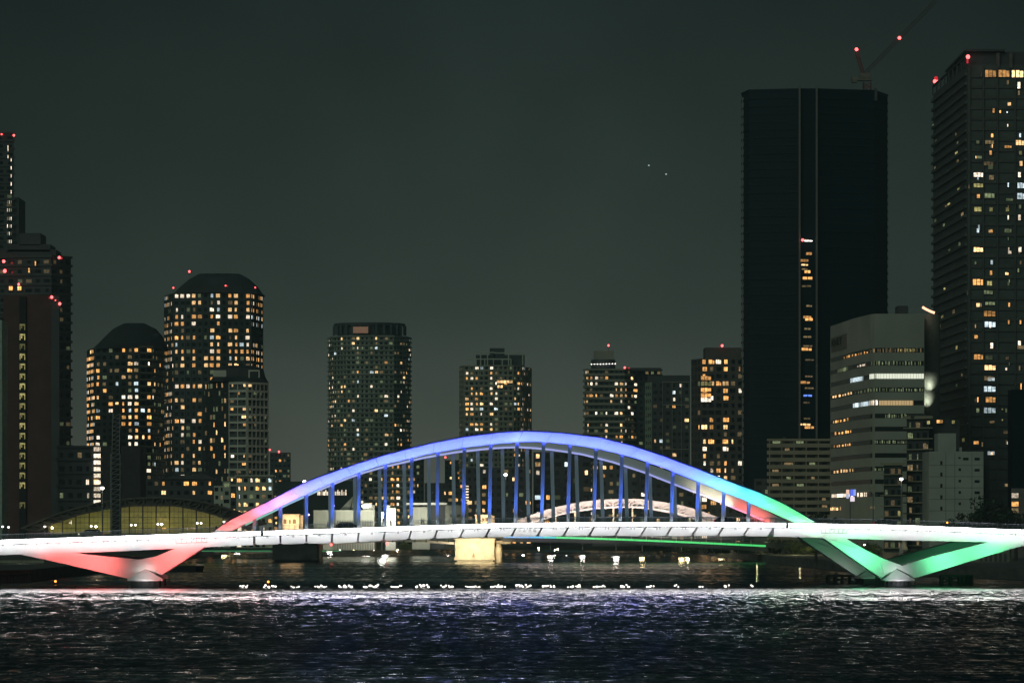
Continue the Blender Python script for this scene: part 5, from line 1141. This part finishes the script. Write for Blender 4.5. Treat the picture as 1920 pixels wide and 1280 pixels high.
# right bank walls and little buildings below the deck
M_rb = mat('low_store_wall', (.17, .18, .14), .85, .25)
b = MB(); b.box(PX(1800, 930), PX(1893, 930), 930, 936, 2.5, PZ(1030, 930)); o = b.build('boathouse', M_rb, label='grey waterside store with shuttered openings under the green right leg', cat='building')
for k in range(6): b = MB(); b.box(PX(1838+k*9, 929), PX(1843+k*9, 929), 929.8, 929.95, PZ(1052, 929), PZ(1037, 929)); b.build('shutter', C_dark, o)
point('store_lamp_light', P(1840, 1022, 922), 130, (1, .95, .8), .4)
b = MB(); b.box(PX(1655, 1000), PX(1705, 1000), 1000, 1008, 2.5, PZ(1035, 1000)); b.build('pump_house', mat('brown_store', (.25, .2, .15), .85), label='small brown flat roofed pump house inside the green V of the pier', cat='building')
b = MB(); x, y, z = P(1694, 1035, 1000); b.cyl(x, y, 2.5, z+1.6, 1.5, 1.1, 12); b.cyl(x, y, z+1.6, z+2.6, .9, .7, 12); b.ball((x, y, z+3.0), .5); b.build('stone_lantern', mat('stone_lantern', (.45, .42, .38), .8), base=(x, y, 2.5), label='squat pale stone lantern on the bank inside the green V', cat='monument')
point('lantern_light', P(1690, 1040, 985), 120, (1, .9, .75), .4); 
x, y, z = P(1621, 1022, 1040); 
lamp_post((x, y, 2.5), z-2.5, .3, M_lamps, 'small white lamp just above the green inner leg', name='globe_lamp', cat='lamp')
b = MB(); b.box(PX(1541, 1130), PX(1552, 1130), 1130, 1133, 2.5, PZ(1035, 1130)); b.build('utility_box', mat('utility_box', (.4, .4, .34), .8), label='pale upright utility box in the lit shrubs on the right bank', cat='box')
# blue and white roadside signs on a post behind the right deck
ps = on_deck(1594, 26); sg = empty('sign_post', ps, 'post with small blue, white and orange signs above the right deck', 'sign')
b = MB(); b.cyl(ps[0], ps[1], ps[2], PZ(918, ps[1]), .16, .12, 8); b.build('pole', M_metal, sg)
Ys = ps[1]-.3
for x0, x1, y0, y1, e_, nm in ((1594.5, 1601, 917, 929.5, (.10, .17, 1), 'blue_sign'), (1600.5, 1604.8, 917, 929, (.30, .40, .9), 'blue_sign'), (1594.3, 1602.5, 931, 939.5, (1, .85, .95), 'white_sign'), (1586.5, 1592.5, 917.5, 925, (1, .62, .45), 'orange_sign'), (1587, 1591.5, 926, 934, (.45, .5, .8), 'pale_sign')):
    b = MB(); b.box(PX(x0, Ys), PX(x1, Ys), Ys, Ys+.08, PZ(y1, Ys), PZ(y0, Ys)); b.build(nm, mat(nm+'_face%d' % x0, (.3, .3, .4), emit=e_, es=.9), sg)
for px, py, lab in ((1637, 925, 'bare grey pole with a crossbar right of the blue signs'),):
    p = on_deck(px, 26); b = MB(); b.cyl(p[0], p[1], p[2], PZ(py, p[1]), .13, n=8); b.bar((p[0]-1.4, p[1], PZ(py, p[1])-.2), (p[0]+.9, p[1], PZ(py, p[1])-.2), .12); b.build('utility_pole', M_metal, base=p, label=lab, cat='pole')
# stars / far aircraft lights
for px, py, lab in ((1216.5, 310.3, 'upper left one of two faint pale lights in the sky'), (1249, 326.7, 'lower right one of two faint pale lights in the sky')):
    b = MB(); x, y, z = P(px, py, 6000); b.ball((x, y, z), 1.6, 8, .7); b.build('aircraft_light', mat('aircraft_glow', (.3, .3, .3), emit=(.45, .62, .58), es=.9), base=(x, y, z), label=lab, cat='aircraft light')

# ================================================================== TREES AND SHRUBS
M_leaf = mat('foliage', (.035, .05, .03), .8, .5, .3); M_leafy = mat('lit_foliage', (.10, .12, .04), .8, .5, .3); M_bark = mat('bark', (.05, .04, .03), .9)  # lit foliage is a paler copy with lamplight put into its colour
def tree(x, y, zb, h, w, label, seed, m=None, cat='tree', name='tree', n=1500, trunk=True):
    rr = random.Random(seed); o = empty(name, (x, y, zb), label, cat)
    if trunk:
        b = MB(); b.cyl(x, y, zb, zb+h*.45, w*.05, w*.03, 8)
        for k in range(5):
            a = rr.uniform(0, 6.28); b.bar((x, y, zb+h*.3), (x+math.cos(a)*w*.3, y+math.sin(a)*w*.3, zb+h*.65), w*.03)
        b.build('trunk', M_bark, o)
    cl = [(x+rr.gauss(0, w*.22), y+rr.gauss(0, w*.2), zb+h*rr.uniform(.35 if trunk else .15, .85), w*rr.uniform(.12, .24)) for _ in range(16)]
    b = MB()
    for k in range(n):
        cx, cy, cz, r = rr.choice(cl); d = Vector((rr.gauss(0, 1), rr.gauss(0, 1), rr.gauss(0, 1))).normalized()*r*rr.uniform(.6, 1.1); c = Vector((cx, cy, cz))+Vector((d.x, d.y, d.z*.75))
        if c.z < zb: c.z = zb+.1
        s_ = rr.uniform(.18, .42)*max(.6, w/9); a = Vector((rr.gauss(0, 1), rr.gauss(0, 1), rr.gauss(0, 1))).normalized(); e_ = a.orthogonal().normalized()
        b.add([c-a*s_, c+e_*s_*.7, c+a*s_, c-e_*s_*.7], [(0, 1, 2, 3)])
    b.build('crown', m or M_leaf, o); return o
for i, (px, Y, top, wpx, lab) in enumerate([(1530, 900, 953, 60, 'small rounded dark tree left of the office block foot'), (1568, 940, 957, 34, 'low flat dark tree beside the office block foot'), (1858, 1000, 921, 92, 'large dark tree in front of the right tower'), (1905, 960, 946, 80, 'dark tree at the right edge below the corner house'), (1818, 980, 953, 60, 'lower dark tree before the plain grey end wall'), (1786, 1010, 966, 46, 'smallest dark tree at the foot of the plain grey end wall')]):
    tree(PX(px, Y), Y, 2.5, PZ(top, Y)-2.5, wpx*Y/F, lab, 100+i)
shr = [(1345, 1250, 1017, 60), (1400, 1230, 1022, 50), (1455, 1200, 1013, 60), (1490, 1170, 1010, 50), (1525, 1160, 1022, 40), (1580, 1100, 1028, 44), (1625, 1080, 1020, 60), (1720, 1000, 1032, 60), (1760, 1010, 1024, 60), (1290, 1400, 1016, 60), (1220, 1500, 1017, 60)]
slab_ = ['round shrub under the right end of the green light line', 'shrub left of the stairs light on the right bank', 'tall shrub below the two slanted girder gaps', 'yellow-green lit shrub beneath the right deck', 'low lit shrub beside the pale utility box', 'dark shrub behind the far pier leg', 'broad shrub above the green inner leg', 'shrub right of the stone lantern', 'yellow lit shrub under the right deck', 'dark shrub below the middle of the green line', 'leftmost shrub below the green line']
for i, (px, Y, top, wpx) in enumerate(shr):
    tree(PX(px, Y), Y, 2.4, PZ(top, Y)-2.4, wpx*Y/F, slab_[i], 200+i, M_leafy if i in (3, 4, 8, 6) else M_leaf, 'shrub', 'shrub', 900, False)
b = MB(); rr = random.Random(9)
for k in range(7000):
    px = rr.uniform(440, 1300); Y = rr.uniform(1800, 1860); x = PX(px, Y); z = 2.6+rr.random()**1.5*7*(.6+.4*math.sin(px/31)+.25*math.sin(px/11)); s_ = rr.uniform(.4, 1.0); a = Vector((rr.gauss(0, 1), rr.gauss(0, 1), rr.gauss(0, 1))).normalized(); e_ = a.orthogonal().normalized(); c = Vector((x, Y, z))
    b.add([c-a*s_, c+e_*s_*.7, c+a*s_, c-e_*s_*.7], [(0, 1, 2, 3)])
b.build('bank_greenery', M_leaf, kind='stuff', label='dark belt of greenery along the far bank', cat='greenery')
for px, Y, py, pw in ((1500, 1150, 1008, 260), (1565, 1120, 1045, 90), (1490, 1140, 1040, 60), (1755, 990, 1018, 90), (1640, 1060, 1018, 120), (745, 1790, 1020, 500), (590, 1790, 1022, 300), (1040, 1790, 1014, 300), (1085, 1790, 1022, 400), (1290, 1380, 1010, 250), (1420, 1200, 1010, 200)):
    point('park_lamp_light', P(px, py, Y), pw*9, (1, .95, .45), .4)

# ================================================================== VEHICLES
def car(p, rz, L, Hh, body, label, van=False, cat='car', name='parked_car'):
    o = empty(name, p, label, cat); W_ = 1.75
    side = [(-.5, .25), (-.5, .6), (-.42, .66), (-.3, 1.0), (.22, 1.0), (.36, .66), (.5, .58), (.5, .25)] if not van else [(-.5, .18), (-.5, .97), (-.46, 1.0), (.32, 1.0), (.42, .62), (.5, .52), (.5, .18)]
    b = MB(); b.extr([(x*L, -W_/2, z*Hh) for x, z in side], (0, W_, 0)); b.build('body', body, None).parent = o
    def sub(bb, nm, m): q = bb.build(nm, m, None); q.parent = o
    g = [(-.27, .95), (-.38, .68), (.31, .68), (.2, .95)] if not van else [(.1, .92), (.1, .62), (.38, .62), (.30, .92)]
    for s_ in (-1, 1): b = MB(); b.extr([(x*L, s_*(W_/2+.01), z*Hh) for x, z in g], (0, .02*s_, 0)); sub(b, 'side_window', M_glass)
    for sx_ in (-.31, .31):
        for s_ in (-1, 1):
            b = MB(); n = 14; b.extr([(sx_*L+.33*math.cos(2*math.pi*k/n), s_*(W_/2-.1), .33+.33*math.sin(2*math.pi*k/n)) for k in range(n)], (0, .18*s_, 0)); sub(b, 'wheel', M_black)
    for s_ in (-1, 1):
        b = MB(); b.box(L*.5-.05, L*.5+.04, s_*.6-.18, s_*.6+.18, Hh*.40, Hh*.52); sub(b, 'headlight', M_lamps)
        b = MB(); b.box(-L*.5-.04, -L*.5+.05, s_*.62-.15, s_*.62+.15, Hh*.42, Hh*.56); sub(b, 'tail_light', M_redglow)
    o.rotation_euler.z = rz; return o
def road(px, v): u = fp(px, 985, v)[0]; p = loc2w(u, v, DT(u)-.25); return p
car(road(171, 5), AL+math.pi, 4.6, 1.75, mat('silver_body', (.35, .36, .38), .3, .1, metal=.4), 'silver estate car driving left on the deck in front of the olive sheeting')
car(road(650, 22), AL, 4.3, 1.5, mat('dark_body', (.03, .035, .05), .3, .1), 'dark saloon car on the deck before the pale hall')
car(road(1360, 24), AL, 4.4, 1.5, mat('dark_body', (.03, .035, .05)), 'dark saloon car under the right end of the white lattice arch')
car(road(1660, 8), AL, 4.5, 1.5, mat('grey_body', (.12, .12, .13), .3), 'grey car on the deck before the balcony block')
# ================================================================== PEOPLE
def person(p, rz, shirt, trousers, label, pose=0, hgt=1.7):
    k = hgt/1.75; o = empty('person', p, label, 'person')
    J = {'pel': (0, 0, .95), 'che': (0, .02, 1.28), 'nek': (0, .0, 1.48), 'hed': (0, -.01, 1.60), 'top': (0, 0, 1.72)}
    sw = .12 if pose else .03
    for s_, n_ in ((-1, 'l'), (1, 'r')):
        J['hip'+n_] = (.1*s_, 0, .9); J['kne'+n_] = (.11*s_, -.04+sw*s_, .5); J['ank'+n_] = (.11*s_, .02+sw*1.6*s_, .09); J['toe'+n_] = (.12*s_, -.16+sw*1.6*s_, .04)
        J['sho'+n_] = (.19*s_, .02, 1.42); J['elb'+n_] = (.25*s_, .03-sw*s_, 1.14); J['wri'+n_] = (.26*s_, -.12-sw*s_, .92); J['han'+n_] = (.26*s_, -.17-sw*s_, .84)
    E = [('pel', 'che'), ('che', 'nek'), ('nek', 'hed'), ('hed', 'top')]
    for n_ in 'lr': E += [('pel', 'hip'+n_), ('hip'+n_, 'kne'+n_), ('kne'+n_, 'ank'+n_), ('ank'+n_, 'toe'+n_), ('che', 'sho'+n_), ('sho'+n_, 'elb'+n_), ('elb'+n_, 'wri'+n_), ('wri'+n_, 'han'+n_)]
    names = list(J); me = bpy.data.meshes.new('body'); me.from_pydata([tuple(c*k for c in J[n]) for n in names], [(names.index(a), names.index(b_)) for a, b_ in E], [])
    ob = bpy.data.objects.new('body', me); COL.objects.link(ob); ob.parent = o
    sk = ob.modifiers.new('skin', 'SKIN'); rad = dict(pel=.15, che=.16, nek=.06, hed=.1, top=.07, hip=.1, kne=.065, ank=.045, toe=.04, sho=.065, elb=.045, wri=.035, han=.04)
    for i, n in enumerate(names): r = rad.get(n, rad.get(n[:3], .05))*k; me.skin_vertices[0].data[i].radius = (r, r*.85)
    me.skin_vertices[0].data[0].use_root = True
    ob.modifiers.new('sub', 'SUBSURF').levels = 1
    # colour by height inside one material
    m = bpy.data.materials.new('clothing'); m.use_nodes = True; t = m.node_tree; tcn = t.nodes.new('ShaderNodeTexCoord'); sp = t.nodes.new('ShaderNodeSeparateXYZ'); rp_ = t.nodes.new('ShaderNodeValToRGB'); rp_.color_ramp.interpolation = 'CONSTANT'
    t.links.new(tcn.outputs['Object'], sp.inputs[0]); ml = t.nodes.new('ShaderNodeMath'); ml.operation = 'DIVIDE'; ml.inputs[1].default_value = 2*k; t.links.new(sp.outputs[2], ml.inputs[0]); t.links.new(ml.outputs[0], rp_.inputs[0])
    el = rp_.color_ramp.elements; el[0].position = 0; el[0].color = (.02, .02, .02, 1); el[1].position = .04; el[1].color = (*trousers, 1)
    for p_, c_ in ((.49, shirt), (.745, (.45, .30, .22)), (.84, (.02, .015, .01))): q = el.new(p_); q.color = (*c_, 1)
    t.links.new(rp_.outputs[0], t.nodes['Principled BSDF'].inputs['Base Color']); me.materials.append(m)
    o.rotation_euler.z = rz; return o
pp = [(790.5, 3.2, (.75, .68, .68), (.05, .08, .3), 'person in a white shirt walking on the deck, left one of a pair', 1, R(80)), (794.5, 2.7, (.78, .6, .6), (.05, .05, .06), 'person in a pinkish shirt walking on the deck, right one of a pair', 1, R(80)), (672, 1.9, (.02, .05, .14), (.02, .03, .06), 'dark clothed person leaning by a blue hanger above the hall', 0, R(0)), (614, 2.6, (.6, .58, .55), (.5, .5, .5), 'pale clothed person left of the second far hanger', 1, R(-80)), (732, 2.6, (.7, .5, .52), (.6, .55, .5), 'pale clothed person bending beside the white shed', 1, R(90)), (405.5, 2.2, (.02, .02, .02), (.02, .02, .02), 'dark silhouetted person beside the red arch foot', 0, R(10))]
for px, v, s_, t_, lab, po, rz in pp: p = on_deck(px, v); person((p[0], p[1], p[2]-.05), rz, s_, t_, lab, po)

# ================================================================== HAZE
hm = bpy.data.materials.new('haze_air'); hm.use_nodes = True; t = hm.node_tree; t.nodes.remove(t.nodes['Principled BSDF'])
pv = t.nodes.new('ShaderNodeVolumePrincipled'); pv.inputs['Color'].default_value = (.60, .95, 1, 1); pv.inputs['Density'].default_value = .00008
t.links.new(pv.outputs[0], t.nodes['Material Output'].inputs['Volume'])
b = MB(); b.box(-1500, 1500, -60, 3200, -9, 235); hz = b.build('haze', hm, kind='stuff', label='thin pale night haze over river and city')
